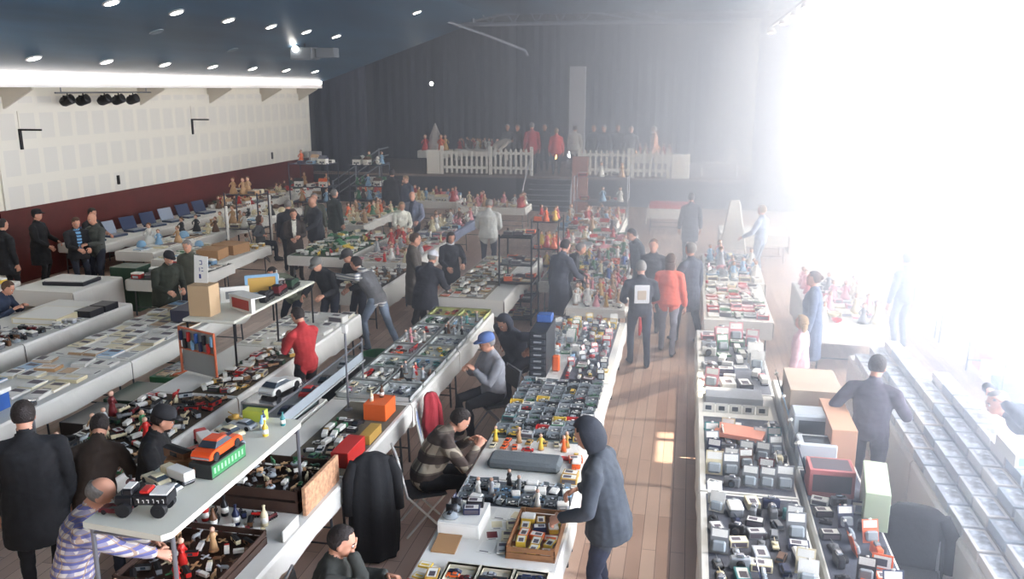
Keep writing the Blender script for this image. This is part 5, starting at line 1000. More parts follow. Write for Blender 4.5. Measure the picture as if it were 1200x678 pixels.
# -- sunlit aisle row
table('trestle table of the sunlit row, nearest the camera', .25, 1.12, 4.8, 7.5, drop=.3)
table('trestle table of the sunlit row, second along', .25, 1.12, 7.55, 10.25, drop=.3)
table('trestle table of the sunlit row, third along', .25, 1.15, 10.3, 13.1, drop=.3)
GR = ['grey', 'black', 'navy', 'silver', 'grey', 'white', 'cream', 'brown', 'teal', 'grey']
fill('at the sunlit near end', 's', .3, 1.1, 4.9, 7.4, .76, 5, 14, [('camera', 2), ('carton', 2), ('blister pack', 1), ('tank', 2), ('toy van', 2), ('tin box', 1)], GR, rnd_rot=.3, sc=1.4, skip=.02)
fill('in the sunlit middle', 's', .3, 1.1, 7.6, 9.2, .76, 5, 8, [('flat box', 1), ('blister pack', 2), ('camera', 2), ('toy lorry', 1)], GR + ['maroon'], rnd_rot=.3, sc=1.4, skip=.02)
carton_box('orange_flat_box', 'flat salmon orange box on the sunlit table', 'box', .66, 8.72, .86, .5, .3, .05, mat('salmon', (214, 140, 116), .6), None, -.25)
for i in range(5): put('framed picture', 'white', (.36 + i * .15, 9.6, .76), 0, 'white framed card standing in a line on the sunlit table, %s from the aisle' % od(i + 1), 'white cards in a line', .62)
carton_box('grey_tray_box', 'long grey flat box on the sunlit table behind the white cards', 'box', .66, 10.05, .76, .66, .36, .09, mat('box_greyish', (150, 154, 160), .5))
fill('at the sunlit far end', 's', .3, 1.12, 10.35, 13.0, .76, 4, 10, [('flat box', 2), ('blister pack', 1), ('camera', 1), ('carton', 1), ('toy lorry', 1)], ['grey', 'white', 'silver', 'black', 'pink', 'green', 'navy'], rnd_rot=.3, sc=1.5, skip=.05)
table('trestle table farther up the sunlit row, behind the gap', .37, 1.45, 13.8, 16.6, drop=.3)
table('trestle table of the sunlit row, last before the stage', .4, 1.55, 16.65, 19.5, drop=.3)
fill('on the fourth sunlit table', 's', .42, 1.4, 13.9, 16.5, .76, 5, 11, [('carton', 2), ('flat box', 2), ('toy lorry', 1), ('bowl', 1)], ['white', 'pink', 'green', 'cream', 'grey', 'red'], sc=1.5, rnd_rot=.4)
fill('on the last sunlit table', 's', .45, 1.5, 16.7, 19.4, .76, 5, 10, [('doll', 1), ('carton', 2), ('bagged toy', 1)], ['white', 'pink', 'silver', 'cream', 'grey', 'sky_blue'], sc=1.6, rnd_rot=.6)
table('trestle table of white goods near the right stage front', .9, 2.6, 22.6, 24.0, drop=.5)
t = thing('white_easel', 'tall white easel shaped stand near the far right tables', 'stand', (1.15, 21.2, 0))
for s_ in (-1, 1): MB().tube([(s_ * .4, 0, 0), (s_ * .1, .1, 1.75)], .035, 6).build('leg', WHT, t)
MB().prism([(-.28, .6), (.28, .6), (.1, 1.8), (-.1, 1.8)], -.02, .06, ax='y').build('board', WHT, t)
# -- stall of boxes behind the sunlit row
table('trestle table crammed with cartons behind the sunlit row', 1.2, 1.75, 5.6, 8.2, drop=.3)
table('trestle table with big tan cartons behind the sunlit row', 1.2, 1.75, 8.25, 10.9, drop=.3)
carton_box('tan_carton', 'big tan carton with a grey radio in front, behind the sunlit row', 'carton', 1.5, 9.75, .76, .56, .8, .42, mat('tan_pale', (190, 172, 152), .8), 'big tan cartons')
carton_box('tan_carton', 'long orange tan carton end-on beside the grey radio', 'carton', 1.62, 8.75, .76, .24, .9, .40, mat('tan_orange', (206, 160, 130), .8), 'big tan cartons')
t = thing('grey_radio', 'square grey radio with a dark screen before the big tan carton', 'radio', (1.38, 8.85, .76)); MB().bev(-.2, -.15, 0, .2, .15, .38, .02).build('case', mat('radio_grey', (176, 184, 190), .5), t); MB().box(-.14, -.156, .16, .14, -.149, .32).build('screen', GLS, t)
t = thing('glass_topped_box', 'white topped open box below the grey radio', 'box', (1.38, 8.4, .76)); MB().bev(-.18, -.14, 0, .18, .14, .24, .01).build('case', mat('radio_white', (214, 220, 224), .5), t); MB().box(-.13, -.09, .235, .13, .09, .243).build('screen', GLS, t)
carton_box('red_picture_box', 'red framed picture box leaning before the white topped box', 'box', 1.42, 7.78, .76, .4, .3, .26, mat('box_crimson', (186, 110, 108), .6), None, 0, PRT)
carton_box('green_white_carton', 'green and white striped long carton by the box stall end', 'carton', 1.74, 7.4, .76, .2, .7, .34, mat('mint', (176, 190, 160), .7), None, -.15)
fill('on the near box stall', 's', 1.22, 1.7, 5.7, 7.6, .76, 3, 9, [('carton', 2), ('camera', 1), ('tank', 1), ('framed picture', 1), ('blister pack', 1)], ['navy', 'black', 'grey', 'brown', 'orange', 'white'], sc=1.7, rnd_rot=.3)
for i, (y, z1) in enumerate(((8.0, .6), (8.6, .7), (9.3, .62), (10.1, .66))):
    put('blister pack', ('navy', 'grey', 'sky blue', 'black')[i], (1.26, y, .76), R(90), 'tall %s pack standing at the sunlit side of the box stall' % ('navy', 'grey', 'sky blue', 'black')[i], 'packs at the box stall side', 2.2)
# -- right row of stacked model boxes
table('trestle table of stacked model boxes, nearer right one', 2.35, 3.22, 5.0, 8.6, drop=.7)
table('trestle table of stacked model boxes, farther right one', 2.35, 3.22, 8.65, 12.2, drop=.7)
bi = 0
for j in range(17):
    y = 5.25 + j * .41; tiers = 4 if j < 13 else 3
    for k in range(tiers):
        x = 2.46 + k * .185
        for l in range(k + 1):
            c = [(226, 228, 230), (208, 214, 220), (234, 230, 226), (198, 204, 212), (176, 186, 196), (190, 80, 80), (90, 150, 110)][(j * 3 + k * 5 + l * 2) % (7 if j < 4 else 5)]
            if l == k or j % 2 == 0 or True:
                carton_box('model_box', 'pale kit box, %s stack from the camera, %s tier up, %s step from aisle' % (od(j + 1), od(l + 1), od(k + 1)), 'model box', x, y, .76 + l * .105, .175, .37, .098, mat('kit_%d_%d' % (c[0], c[1]), c, .5), 'stacked model kit boxes', 0, mat('kit_print', (204, 208, 214), .6, var=.5, scale=14))
carton_box('white_carton', 'white carton with a blue end on the stacked kits', 'carton', 3.05, 7.9, 1.18, .28, .5, .12, WHT, None, 0, pm('sky blue'))
carton_box('white_carton', 'big white carton at the right frame edge on the stacked kits', 'carton', 3.06, 6.9, 1.18, .28, .55, .16, WHT, None, .1, PRT)
# -- other right tables
table('trestle table in the sunlit right middle ground', 2.1, 3.2, 13.8, 17.0, drop=.6)
fill('in the right middle ground', 's', 2.15, 3.15, 13.9, 16.9, .76, 5, 9, [('carton', 1), ('flat box', 1), ('doll', 1), ('bowl', 1)], ['white', 'pink', 'red', 'grey', 'cream'], sc=1.6)
table('trestle table nearest the right windows', 4.45, 5.5, 12.6, 16.0, drop=.12)
table('trestle table by the right windows, farther one', 4.45, 5.5, 16.05, 20.0, drop=.12)
fill('by the right windows', 's', 4.5, 5.45, 12.7, 15.9, .76, 4, 8, [('carton', 1), ('bowl', 1), ('book', 1)], 'pale', sc=1.5, skip=.4, side='wall', aisle='right')
for i, (y, c) in enumerate(((13.0, 'green'), (13.6, 'yellow'), (14.1, 'orange'), (13.3, 'sky blue'))): carton_box('storage_box', '%s box on the floor under the window table' % c, 'box', 4.7 + .1 * i, y + .2 * i, 0, .35, .35, .3, pm(c), 'boxes under the window table')
# ---- on the stage
table('trestle table under a white sheet at the left of the stage', -11.0, -9.8, 34.2, 35.3, z=1.95, cloth=None, drop=.3)
table('trestle table of lit dolls on the stage', -9.75, -7.6, 35.4, 36.3, z=1.95, drop=.5)
fill('on the stage doll table', 's', -9.7, -7.65, 35.45, 36.25, 1.95, 8, 3, [('doll', 3), ('teddy bear', 1)], ['red', 'orange', 'gold', 'white', 'brown'], sc=1.9, rnd_rot=.4)
tag(MB().lathe([(.42, 0), (.34, .2), (.36, .21), (.24, .5), (.26, .51), (.12, .85), (.02, 1.1)], n=14).build('cone_tree', mat('frosted', (176, 170, 166), .8, bump=.5, scale=20)), 'pale frosted cone shaped tree on the stage sheet table', 'ornament tree').location = (-10.4, 34.75, 1.95)
for i, (x, c) in enumerate(((-10.75, 'red'), (-10.1, 'orange'), (-9.95, 'gold'), (-10.6, 'brown'))): put('doll', c, (x, 34.45 + .1 * i, 1.95), .3 * i, '%s figure beside the cone shaped tree on the stage' % c, 'figures by the cone tree', 1.7)
def glow(label, x, y, z, rgb, k, r=.13):
    t = thing('glow_lamp', label, 'lamp', (x, y, 1.1), 0, 'glowing lamps on the stage'); MB().lathe([(.12, 0), (.12, .03), (.02, .05)], n=10).tube([(0, 0, .04), (0, 0, z - 1.1)], .018, 6).build('stand', MK, t); MB().ball((0, 0, z - 1.1 + r), (r, r, r * 1.4), 12, 8).build('shade', emat('glow_%d_%d' % (rgb[1], k), rgb, k), t)
glow('warm pink glowing lamp among the stage visitors', -6.95, 35.6, 2.2, (255, 176, 140), 5)
glow('orange glowing lamp between the two red jackets on stage', -5.6, 36.3, 1.55, (255, 206, 140), 7)
glow('white glowing lamp right of the red jackets on stage', -5.0, 36.6, 1.6, (230, 236, 255), 6, .1)
glow('peach glowing lamp behind the right fence', -2.1, 35.6, 1.95, (255, 186, 150), 4)
glow('second peach glowing lamp at the right fence end', -1.3, 35.9, 1.9, (255, 190, 160), 3)
table('trestle table of ornaments behind the right stage fence', -2.6, -.6, 34.6, 35.3, z=1.85, drop=.5)
fill('behind the right fence', 's', -2.55, -.65, 34.65, 35.25, 1.85, 8, 2, [('doll', 2), ('bowl', 1)], ['orange', 'red', 'cream', 'pink'], sc=1.6)
t = thing('white_bench', 'white bench at the right end of the stage', 'bench', (1.2, 34.6, 1.1)); MB().box(-.7, -.2, .5, .7, .2, .56).build('seat', WHT, t); [MB().box(x, -.2, 0, x + .06, .2, .5).build('leg', WHT, t) for x in (-.7, .64)]; MB().box(.3, .1, .56, .7, .2, 1.1).build('back', WHT, t)

print("COUNT", sorted(COUNT.items(), key=lambda q: -q[1]))
# ================================================================ chairs and visitors
def chair(label, x, y, rz, seat=(60, 58, 58), frame=None, z=.45):
    t = thing('folding_chair', label, 'chair', (x, y, 0), rz, 'sellers\' chairs'); fm = frame or MST
    MB().bev(-.21, -.2, z - .03, .21, .2, z, .012).build('seat', mat('seat_%d' % seat[0], seat, .6), t)
    m = MB()                                       # backrest stands at -Y
    m.M = Matrix.Translation((0, -.21, z)) @ Euler((R(10), 0, 0)).to_matrix().to_4x4(); m.bev(-.2, -.012, .18, .2, .012, .4, .01); m.build('backrest', mat('seat_%d' % seat[0], seat, .6), t)
    MB().tube([(-.2, -.2, z - .02), (-.2, -.29, z + .42), (.2, -.29, z + .42), (.2, -.2, z - .02)], .012, 8).build('back_frame', fm, t)
    for sx in (-1, 1):
        MB().tube([(sx * .21, -.2, z), (sx * .21, .2, 0)], .012, 8).build('leg', fm, t); MB().tube([(sx * .19, .18, z - .02), (sx * .19, -.22, 0)], .012, 8).build('leg', fm, t)
    return t
cl = cloth; NV = cl('navy', (38, 42, 54)); JE = cl('jeans', (72, 84, 108)); LJ = cl('light_jeans', (128, 142, 160)); BK = cl('black', (30, 31, 34)); GY = cl('grey', (98, 100, 104))
def P_(x, y, head, **k): pass
# foreground
person('big man in a black coat seen from behind, at the left frame edge', (-5.36, 5.75, 0), R(35), h=1.86, coat=.36, build=1.22, top=BK, legs=BK, hair='dark', style='short', head=(12, 0), voxel=.014)
person('balding man in a blue and beige plaid shirt leaning under the high shelf', (-4.28, 4.92, 0), R(-62), h=1.74, lean=14, head=(34, 0), pelvis=(0, -.05, .90), build=1.12, style='fringe', hair='grey', top=stripes_mat('plaid_shirt', [(214, 206, 196), (104, 106, 158), (168, 138, 112)], .06, True), legs=cl('khaki', (150, 140, 120)), hands=[(-.22, .46, .98), (.12, .60, 1.02)], voxel=.012)
person('man with dark brown hair in a brown jacket bowed over the toy jumble', (-5.02, 6.1, 0), R(25), h=1.66, lean=28, head=(42, 0), pelvis=(0, -.08, .9), top=cl('brown', (58, 46, 38)), hair='dark', coat=.15, hands=[(-.25, .3, .98), (.2, .35, 1.0)])
person('man in a black cap and dark jacket browsing beside the high shelf', (-4.62, 6.3, 0), R(-70), h=1.68, lean=8, head=(22, 8), top=cl('charcoal', (40, 40, 42)), cap=mat('cap_black', (28, 28, 32), .8), hair='dark', coat=.1, hands=[(-.2, .36, 1.12), (.22, .40, 1.05)], voxel=.012, beard=True)
person('dark haired seller sitting with a hand raised to his face, bottom of frame', (-2.50, 5.25, 0), R(-80), h=1.74, pelvis=(0, 0, .53), feet=[(-.13, .44, 0), (.13, .40, 0)], lean=8, head=(16, 0), top=cl('dark_green_grey', (52, 54, 50)), hair='dark', hands=[(-.22, .42, .78), (.04, .23, 1.10)], elbow=[None, (.5, .5, -1)], curl=1.0, voxel=.011, skin=1, style='short')
chair('folding chair under the seller with a raised hand', -2.50, 5.25, R(-80))
t = thing('white_bin', 'white box with a yellow cloth beside the seated seller', 'box', (-2.14, 5.05, 0), .1)
MB().box(-.16, -.14, 0, .16, .14, .02).box(-.16, -.14, 0, -.145, .14, .86).box(.145, -.14, 0, .16, .14, .86).box(-.16, -.14, 0, .16, -.125, .86).box(-.16, .125, 0, .16, .14, .86).build('bin', WHT, t); MB().ball((0, 0, .8), (.11, .1, .08), 10, 6).build('yellow_cloth', mat('cloth_mustard', (206, 160, 70), .9, bump=.6, scale=14), t)
person('hooded man in a dark grey jacket bending over the central table', (-.50, 6.42, 0), R(82), h=1.84, lean=10, head=(24, 0), build=1.1, coat=.14, top=cl('slate', (58, 64, 72)), legs=cl('dark_jeans', (46, 52, 70)), hood=cl('hood_slate', (44, 48, 56)), hair='dark', hands=[(-.24, .32, .98), (.2, .30, 1.02)], voxel=.012, curl=.8)
t = thing('coat_on_chair', 'long black coat draped over the back of a chair beside the tray table', 'coat', (-2.80, 7.05, 0), R(30))
m = MB(); rg = []
for z_, w_, d_ in ((.02, .30, .16), (.25, .31, .17), (.6, .30, .16), (.85, .27, .14), (1.02, .22, .10), (1.07, .12, .05)): rg.append([(w_ * .78 * (1 + .09 * math.sin(5 * a + z_ * 3)) * math.cos(a), d_ * (1 + .12 * math.sin(7 * a)) * math.sin(a), z_) for a in [2 * math.pi * k / 28 for k in range(28)]])
m.loft(rg); m.build('coat_body', BK, t, True)
for s_ in (-1, 1): MB().tube([(s_ * .15, 0, 1.0), (s_ * .22, -.03, .85), (s_ * .24, -.05, .5)], [.06, .065, .05], 10).build('sleeve', BK, t, True)
person('seller in a brown and cream checked jacket sitting hunched with his back turned', (-2.50, 7.70, 0), R(-62), h=1.76, pelvis=(0, 0, .56), feet=[(-.13, .42, 0), (.14, .36, 0)], lean=24, head=(38, -10), build=1.12, top=stripes_mat('check_jacket', [(176, 164, 144), (74, 62, 56), (74, 62, 56)], .19, True), legs=cl('black', (30, 31, 34)), hair='dark', hands=[(-.1, .50, .84), (.12, .52, .84)], voxel=.012)
chair('folding chair with a white tube frame under the checked jacket seller', -2.50, 7.70, R(-62), frame=WHT)
chair('empty folding chair with a blue cover between the seated sellers', -2.58, 8.65, R(-70), (92, 112, 150), WHT)
person('older seller in a blue cap and grey jumper sitting turned to the camera', (-2.34, 10.25, 0), R(128), h=1.74, pelvis=(0, 0, .58), feet=[(-.14, .42, 0), (.12, .46, 0)], lean=4, head=(14, -6), build=1.15, cap=mat('cap_blue', (84, 108, 160), .8), top=cl('grey_jumper', (136, 138, 144)), legs=cl('charcoal', (40, 40, 42)), hands=[(-.06, .30, .92), (.10, .32, .90)], glasses=True, curl=.9, voxel=.013, hair='grey')
chair('folding chair under the seller in the blue cap', -2.34, 10.25, R(128))
m = MB(); rg = []
for z_, w_, d_, o_ in ((.12, .07, .03, .04), (.3, .10, .045, .02), (.5, .12, .05, -.01), (.7, .11, .055, .01), (.84, .09, .05, 0), (.88, .05, .03, 0)): rg.append([(o_ + w_ * (1 + .16 * math.sin(4 * a_ + z_ * 9)) * math.cos(a_), d_ * (1 + .3 * math.sin(5 * a_ + z_ * 5)) * math.sin(a_), z_) for a_ in [2 * math.pi * k / 24 for k in range(24)]])
m.loft(rg); m.tube([(.06, 0, .84), (.15, .02, .66), (.17, 0, .42)], [.04, .045, .04], 10)
o = m.build('red_garment', cl('scarlet', (156, 40, 50)), None, True); tag(o, 'red garment hanging at the edge of the tray table', 'garment'); o.location = (-2.9, 9.25, 0); o.rotation_euler = (0, 0, R(60))
person('person in a dark hooded top sitting with their back to the drawer tower', (-2.3, 11.7, 0), R(150), h=1.72, pelvis=(0, 0, .58), feet=[(-.14, .4, 0), (.12, .4, 0)], lean=20, head=(30, 0), build=1.15, top=cl('ink', (40, 44, 56)), hood=cl('ink', (40, 44, 56)))
chair('folding chair under the dark hooded seller', -2.3, 11.7, R(150))
person('woman in a red jumper holding glasses to her face beside the white table', (-4.85, 10.05, 0), R(62), h=1.62, lean=6, head=(20, 12), female=True, top=cl('red_jumper', (172, 46, 48)), legs=BK, hair='dark', style='short', hands=[(-.08, .34, 1.22), (.10, .34, 1.26)], elbow=[(-.5, 0, -1), (.5, 0, -1)], curl=1.0, voxel=.011, glasses=True)
# around the raised counter
person('man in a striped shirt and grey waistcoat reaching left, light blue jeans', (-5.22, 13.5, 0), R(72), h=1.78, lean=30, head=(18, 10), pelvis=(0, -.1, .93), feet=[(-.14, .05, 0), (.16, -.38, 0)], top=stripes_mat('grey_stripe', [(214, 212, 206), (120, 124, 134), (90, 92, 100)], .05), vest=cl('waistcoat', (104, 104, 106)), legs=LJ, hair='dark', hands=[(-.12, .86, 1.20), (.25, .62, 1.0)], voxel=.013)
person('grey capped man in a black jacket behind the raised counter', (-6.05, 13.65, 0), R(165), h=1.70, lean=22, head=(28, 0), top=BK, cap=mat('cap_grey', (112, 112, 108), .8), hair='grey', hands=[(-.2, .45, 1.0), (.2, .5, .98)])
person('man in a dark cap beside the reaching man, behind the counter', (-5.7, 14.15, 0), R(150), h=1.70, lean=15, head=(25, 0), top=cl('charcoal', (40, 40, 42)), cap=mat('cap_dark', (58, 56, 56), .8), hair='dark', hands=[(-.2, .4, 1.0), (.2, .42, 1.05)])
person('bent man in an olive green jacket at the end of the raised counter', (-6.8, 13.65, 0), R(160), h=1.72, lean=42, head=(20, 20), pelvis=(0, -.1, .9), build=1.15, top=cl('olive', (116, 120, 98)), hair='dark', hands=[(-.25, .5, .98), (.25, .5, .98)], coat=.1)
person('man in a dark brown long coat standing in profile by the tray table end', (-4.98, 15.05, 0), R(-75), h=1.80, coat=.5, head=(14, 0), top=cl('brown_coat', (84, 78, 72)), legs=cl('grey_brown', (70, 66, 64)), hair='brown', hands=[(-.15, .32, 1.08), (.15, .30, 1.0)], curl=.9)
person('broad man in a white cap and black jacket with his back turned', (-4.42, 13.95, 0), R(-25), h=1.68, coat=.25, build=1.3, lean=14, head=(16, 10), top=cl('black_jacket', (44, 46, 54)), legs=BK, cap=mat('cap_white', (206, 208, 214), .8), hair='grey', hands=[(-.2, .4, 1.0), (.2, .42, 1.0)])
person('woman with dark hair and a white collar beside the capped man', (-4.62, 16.35, 0), R(-150), h=1.64, head=(25, 0), female=True, top=cl('black_jacket', (44, 46, 54)), coat=.3, style='long', hair='dark', scarf=cl('white_scarf', (220, 220, 224)), hands=[(-.2, .3, 1.05), (.15, .3, 1.0)])
person('tall man in a pale grey hooded sweatshirt seen from behind', (-4.68, 19.95, 0), R(6), h=1.84, lean=6, head=(30, 0), build=1.15, top=cl('pale_grey', (206, 208, 204)), legs=cl('dark_jeans', (46, 52, 70)), hair='grey', coat=.08, hands=[(-.15, .3, 1.0), (.15, .3, 1.0)])
person('bald man in an open blue grey jacket facing the camera', (-7.12, 21.6, 0), R(175), h=1.78, head=(12, 0), style='fringe', hair='grey', build=1.12, top=cl('blue_grey', (102, 118, 142)), undershirt=cl('navy_shirt', (52, 60, 80)), legs=NV, hands=[(-.25, .3, 1.0), (.25, .3, 1.0)])
person('fair haired woman in a white top left of the bald man', (-7.22, 20.95, 0), R(-150), h=1.6, head=(25, 0), female=True, top=cl('white_top', (224, 224, 212)), style='long', hair='fair', hands=[(-.15, .3, 1.0), (.15, .3, 1.0)], legs=GY)
person('man in a navy jacket near the stage front', (-8.75, 26.0, 0), R(150), h=1.75, head=(15, 0), top=cl('navy_jacket', (62, 72, 92)), hair='fair', coat=.1)
person('tall dark figure in black beside the navy jacket man', (-9.35, 26.3, 0), R(20), h=1.90, top=BK, legs=BK, hair='dark', coat=.4, build=1.05)
# left middle ground
person('man in a black jacket seen from behind beyond the cardboard boxes', (-9.6, 19.35, 0), R(18), h=1.76, coat=.14, top=cl('black_jacket', (44, 46, 54)), legs=BK, hair='grey', head=(10, 0), build=1.1)
person('man in a dark brown coat holding the coat front, right of the boxes table', (-9.0, 18.4, 0), R(-150), h=1.70, coat=.5, top=cl('dark_brown', (54, 46, 42)), legs=cl('grey_brown', (70, 66, 64)), undershirt=cl('white_top', (224, 224, 212)), hair='brown', head=(18, 0), hands=[(-.1, .3, 1.1), (.1, .3, 1.05)])
person('grey bearded man in an olive jacket by the far left tables', (-9.6, 20.9, 0), R(-160), h=1.76, top=cl('moss', (82, 84, 72)), coat=.2, hair='grey', beard=True, head=(10, 0))
person('bald man in a black jacket looking down, left of the green toys', (-9.05, 19.7, 0), R(140), h=1.82, top=cl('black_jacket', (44, 46, 54)), coat=.2, style='bald', legs=cl('beige', (176, 140, 112)), head=(25, 0), build=1.2, hands=[(-.2, .35, 1.0), (.2, .35, 1.05)])
person('man in a dark green jacket behind the bald man, turned away', (-9.35, 21.6, 0), R(-30), h=1.78, top=cl('dark_green_c', (42, 52, 48)), coat=.25, hair='grey', build=1.1)
person('person with pinkish hair sitting low behind the white posts', (-10.9, 20.3, 0), R(-60), h=1.55, top=GY, scarf=cl('rose', (150, 100, 104)), hair='brown', style='long', pelvis=(0, 0, .5), feet=[(-.12, .4, 0), (.12, .4, 0)])
chair('folding chair behind the white posts', -10.9, 20.3, R(-60))
person('bearded man in a black cap and dark green coat, left of the raised counter', (-9.05, 13.3, 0), R(-115), h=1.66, lean=12, build=1.3, head=(18, 0), coat=.25, top=cl('deep_green', (46, 50, 40)), legs=BK, cap=mat('cap_black', (28, 28, 32), .8), beard=True, hair='grey', hands=[(-.15, .35, 1.0), (.18, .36, 1.0)], voxel=.013)
person('grey haired man just behind the bearded man in the cap', (-9.1, 14.2, 0), R(-175), h=1.68, top=cl('moss', (82, 84, 72)), hair='grey', head=(20, 0))
person('man in a dark blue jumper sitting behind the camera table, left edge', (-11.40, 11.9, 0), R(-80), h=1.74, pelvis=(0, 0, .56), feet=[(-.13, .42, 0), (.13, .4, 0)], lean=20, head=(28, 0), top=cl('denim_navy', (44, 54, 74)), hair='brown', hands=[(-.15, .45, .82), (.15, .45, .82)])
chair('folding chair behind the camera table', -11.40, 11.9, R(-80))
person('man in black with his back turned at the far left edge', (-13.85, 15.0, 0), R(-20), h=1.80, coat=.3, top=BK, legs=BK, hair='dark', build=1.25)
person('man in a black cap and black coat beside the white door', (-14.3, 16.5, 0), R(-75), h=1.78, coat=.4, top=BK, legs=BK, cap=mat('cap_black', (28, 28, 32), .8), build=1.2, hands=[(-.2, .3, 1.0), (.2, .28, .95)])
person('man in a blue striped shirt under a black jacket looking down', (-13.0, 16.1, 0), R(-120), h=1.72, top=BK, coat=.12, undershirt=stripes_mat('blue_stripe', [(110, 160, 196), (44, 60, 88), (44, 60, 88)], .07), head=(25, 0), hair='brown', build=1.12, hands=[(-.12, .34, 1.05), (.12, .32, 1.05)])
person('young man in a black T-shirt with a white print by the wall', (-13.45, 17.2, 0), R(-100), h=1.76, sleeve=False, top=BK, undershirt=cl('white_top', (224, 224, 212)), head=(20, 0), hair='dark', hands=[(-.2, .3, 1.1), (.2, .3, 1.1)])
person('bald man in a grey green jumper holding a small object by the wall tables', (-12.75, 16.4, 0), R(165), h=1.76, top=cl('grey_green', (74, 78, 74)), style='bald', head=(16, 0), build=1.12, hands=[(-.12, .3, 1.1), (.12, .32, 1.08)], curl=1.)
# centre and aisle
person('man in a long charcoal coat walking away left of the island', (-2.22, 15.1, 0), R(-35), h=1.76, coat=.55, lean=8, head=(18, 0), top=cl('charcoal_coat', (62, 66, 78)), legs=BK, hair='dark', hands=[(-.3, .1, .82), (.2, .4, 1.0)], feet=[(-.12, -.22, 0), (.12, .2, 0)])
tt = person('man in a black T-shirt with a white back print standing in the aisle', (-.66, 13.5, 0), R(12), h=1.74, sleeve=True, top=cl('black_tee', (40, 42, 52)), legs=cl('dark_jeans', (46, 52, 70)), hair='grey', build=1.1, head=(14, 0), hands=[(-.2, .28, 1.0), (.2, .3, 1.02)], feet=[(-.12, .1, 0), (.12, -.12, 0)])
MB().bev(-.12, -.005, -.16, .12, .005, .14, .004).build('back_print', mat('print_white', (214, 216, 220), .8), tt).location = (0, -.147, 1.24)
MB().bev(-.07, -.004, -.09, .07, .004, .06, .003).build('back_emblem', mat('print_sand', (186, 170, 150), .8), tt).location = (0, -.154, 1.23)
MB().tube([(0, 0, .3), (.01, .02, .12), (0, 0, 0)], [(.04, .02), (.06, .03), (.03, .015)], 10).build('red_cloth_in_pocket', pm('red'), tt).location = (-.02, -.15, .55)
person('person in an orange red hooded top and grey jeans in the aisle', (-.22, 14.3, 0), R(-8), h=1.72, top=cl('orange_top', (214, 96, 72)), legs=cl('grey_jeans', (140, 140, 152)), hair='brown', style='long', head=(10, 0), coat=.06, feet=[(-.12, .12, 0), (.12, -.2, 0)])
person('man in an open dark coat at the right of the aisle group', (.12, 15.0, 0), R(45), h=1.80, coat=.35, top=cl('charcoal_coat', (62, 66, 78)), legs=cl('dark_jeans', (46, 52, 70)), hair='grey', feet=[(-.12, .2, 0), (.12, -.18, 0)], hands=[(-.2, .3, 1.0), (.27, .06, .82)])
person('dark haired man facing the black T-shirt man beyond the table corner', (-.55, 15.6, 0), R(170), h=1.74, top=cl('black_jacket', (44, 46, 54)), hair='brown', coat=.1)
person('man in a slate jumper at the far side of the island corner', (-.85, 17.2, 0), R(120), h=1.72, top=cl('slate', (58, 64, 72)), hair='dark', coat=.1, lean=14, head=(20, 0))
person('person in black crouching over the island near end, left side', (-2.2, 15.72, 0), R(-75), h=1.66, top=BK, lean=20, head=(20, 0), hair='grey', hands=[(-.2, .4, 1.0), (.2, .4, 1.0)])
person('dark clothed man far up the aisle before the red table', (.12, 22.5, 0), R(10), h=1.80, top=cl('charcoal_coat', (62, 66, 78)), coat=.4, legs=BK, hair='dark')
person('person in a pale blue jacket and light jeans, far right aisle', (1.75, 20.6, 0), R(60), h=1.78, top=cl('pale_blue', (150, 164, 190)), legs=LJ, hair='fair', hands=[(-.3, .3, 1.0), (.27, .06, .82)])
person('woman in a dark blue dress standing behind the sunlit row', (1.95, 13.2, 0), R(80), h=1.74, female=True, coat=.55, top=cl('steel_blue', (84, 96, 120)), legs=GY, style='bun', hair='brown')
person('child in a pink jacket behind the sunlit row', (1.62, 11.75, 0), R(70), h=1.42, top=cl('pink_jacket', (232, 190, 196)), legs=cl('white_trousers', (220, 216, 216)), hair='fair', style='long', coat=.08)
person('dark silhouetted man standing against the sunlight right of the sunlit row', (1.99, 8.95, 0), R(-25), h=1.74, top=cl('plum', (74, 68, 80)), legs=cl('plum_dark', (60, 56, 66)), hair='dark', build=1.1, voxel=.012, head=(10, 0), feet=[(-.12, .1, 0), (.12, -.15, 0)], hands=[(-.34, .1, 1.0), (.26, .28, 1.1)])
person('grey haired man in a dark jacket bending over the stacked model boxes', (3.62, 8.95, 0), R(95), h=1.78, lean=46, head=(15, 0), pelvis=(0, -.1, .95), build=1.15, top=cl('slate', (58, 64, 72)), hair='grey', coat=.12, hands=[(-.2, .48, 1.36), (.2, .45, 1.36)], voxel=.012)
person('person in dark blue by the right window tables', (3.75, 15.4, 0), R(30), h=1.68, top=cl('steel_blue', (84, 96, 120)), legs=LJ, hair='dark')
chair('chair under the black jacket at the bottom right', 1.98, 6.9, R(170))
t = thing('black_jacket', 'black jacket spread over a chair back at the bottom right', 'jacket', (1.98, 6.93, 0), R(170))
m = MB(); rg = []
for z_, w_, d_ in ((.22, .27, .10), (.45, .28, .11), (.7, .27, .10), (.88, .25, .08), (.96, .16, .05)): rg.append([(w_ * (1 + .08 * math.sin(5 * a + z_ * 6)) * math.cos(a), -.27 + d_ * math.sin(a), z_) for a in [2 * math.pi * k / 28 for k in range(28)]])
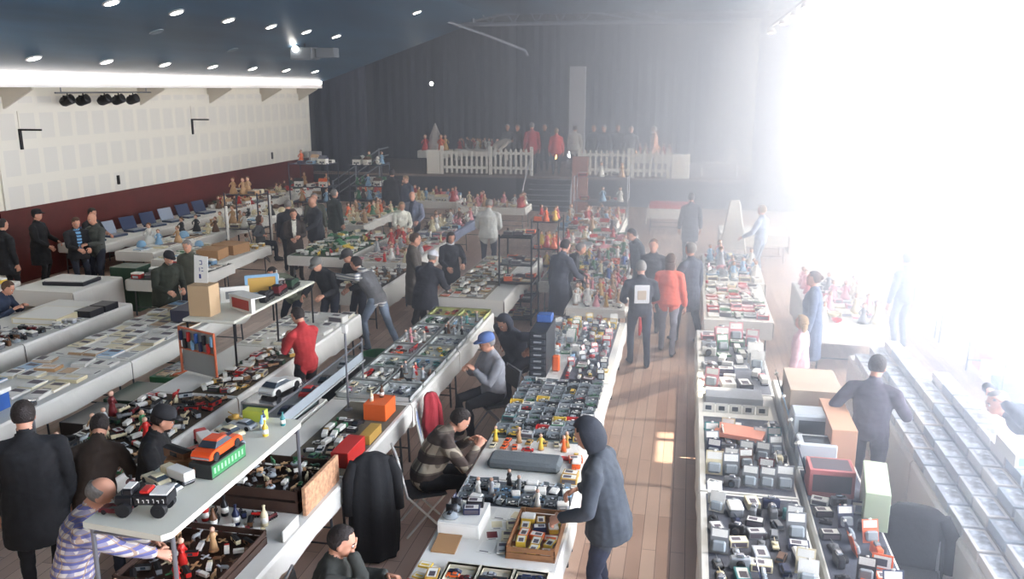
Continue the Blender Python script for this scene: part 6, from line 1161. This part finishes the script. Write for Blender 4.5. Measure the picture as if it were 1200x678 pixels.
m.loft(rg); m.build('jacket_body', BK, t, True)
for s_ in (-1, 1): MB().tube([(s_ * .22, -.27, .88), (s_ * .31, -.25, .72), (s_ * .30, -.2, .42)], [.06, .065, .05], 10).build('sleeve', BK, t, True)
MB().ball((.02, -.385, .45), (.07, .012, .05), 10, 6).build('badge', mat('badge_grey', (150, 152, 160), .6), t)
# visitors on the stage
SG = 1.1
for x, y, rz, kw in ((-7.75, 34.6, -70, dict(label='stooping person in a white shawl on the stage', lean=55, head=(10, 0), top=cl('shawl_cream', (224, 214, 200)), coat=.1)),
    (-7.35, 34.9, 180, dict(label='grey haired person behind the white shawl on the stage', top=GY, hair='white')),
    (-6.9, 34.8, 160, dict(label='person in brown beside the pink lamp on the stage', top=cl('brown', (58, 46, 38)), hair='grey')),
    (-6.15, 33.9, 10, dict(label='tall person in a red jacket seen from behind on the stage', top=cl('red_jacket', (160, 44, 50)), coat=.15, h=1.85, hair='grey')),
    (-5.85, 35.2, 180, dict(label='dark person behind the tall red jacket on the stage', top=BK, hair='grey')),
    (-5.15, 33.8, 10, dict(label='shorter person in a bright red jacket on the stage', top=cl('red_jacket2', (196, 62, 58)), coat=.15, h=1.66, hair='fair')),
    (-4.5, 34.4, -10, dict(label='person in a white jacket right of the red jackets on stage', top=cl('white_jacket', (206, 204, 200)), coat=.1, hair='dark')),
    (-3.8, 34.9, 180, dict(label='leftmost dark person of the group behind the right fence', top=BK, hair='fair')),
    (-3.35, 34.6, 160, dict(label='second dark person of the group behind the right fence', top=NV, hair='white')),
    (-2.85, 35.1, 190, dict(label='third dark person of the group behind the right fence', top=BK, hair='fair')),
    (-2.25, 34.15, 170, dict(label='rightmost dark person of the group behind the right fence', top=GY, hair='white')),
    (-1.35, 34.2, 90, dict(label='person in a peach coat lit from below at the stage right', top=cl('peach', (220, 170, 150)), hair='white', coat=.2))):
    lb = kw.pop('label'); kw['h'] = kw.get('h', 1.74) * 1.1; person(lb, (x, y, SG), R(rz), voxel=.024, **kw)
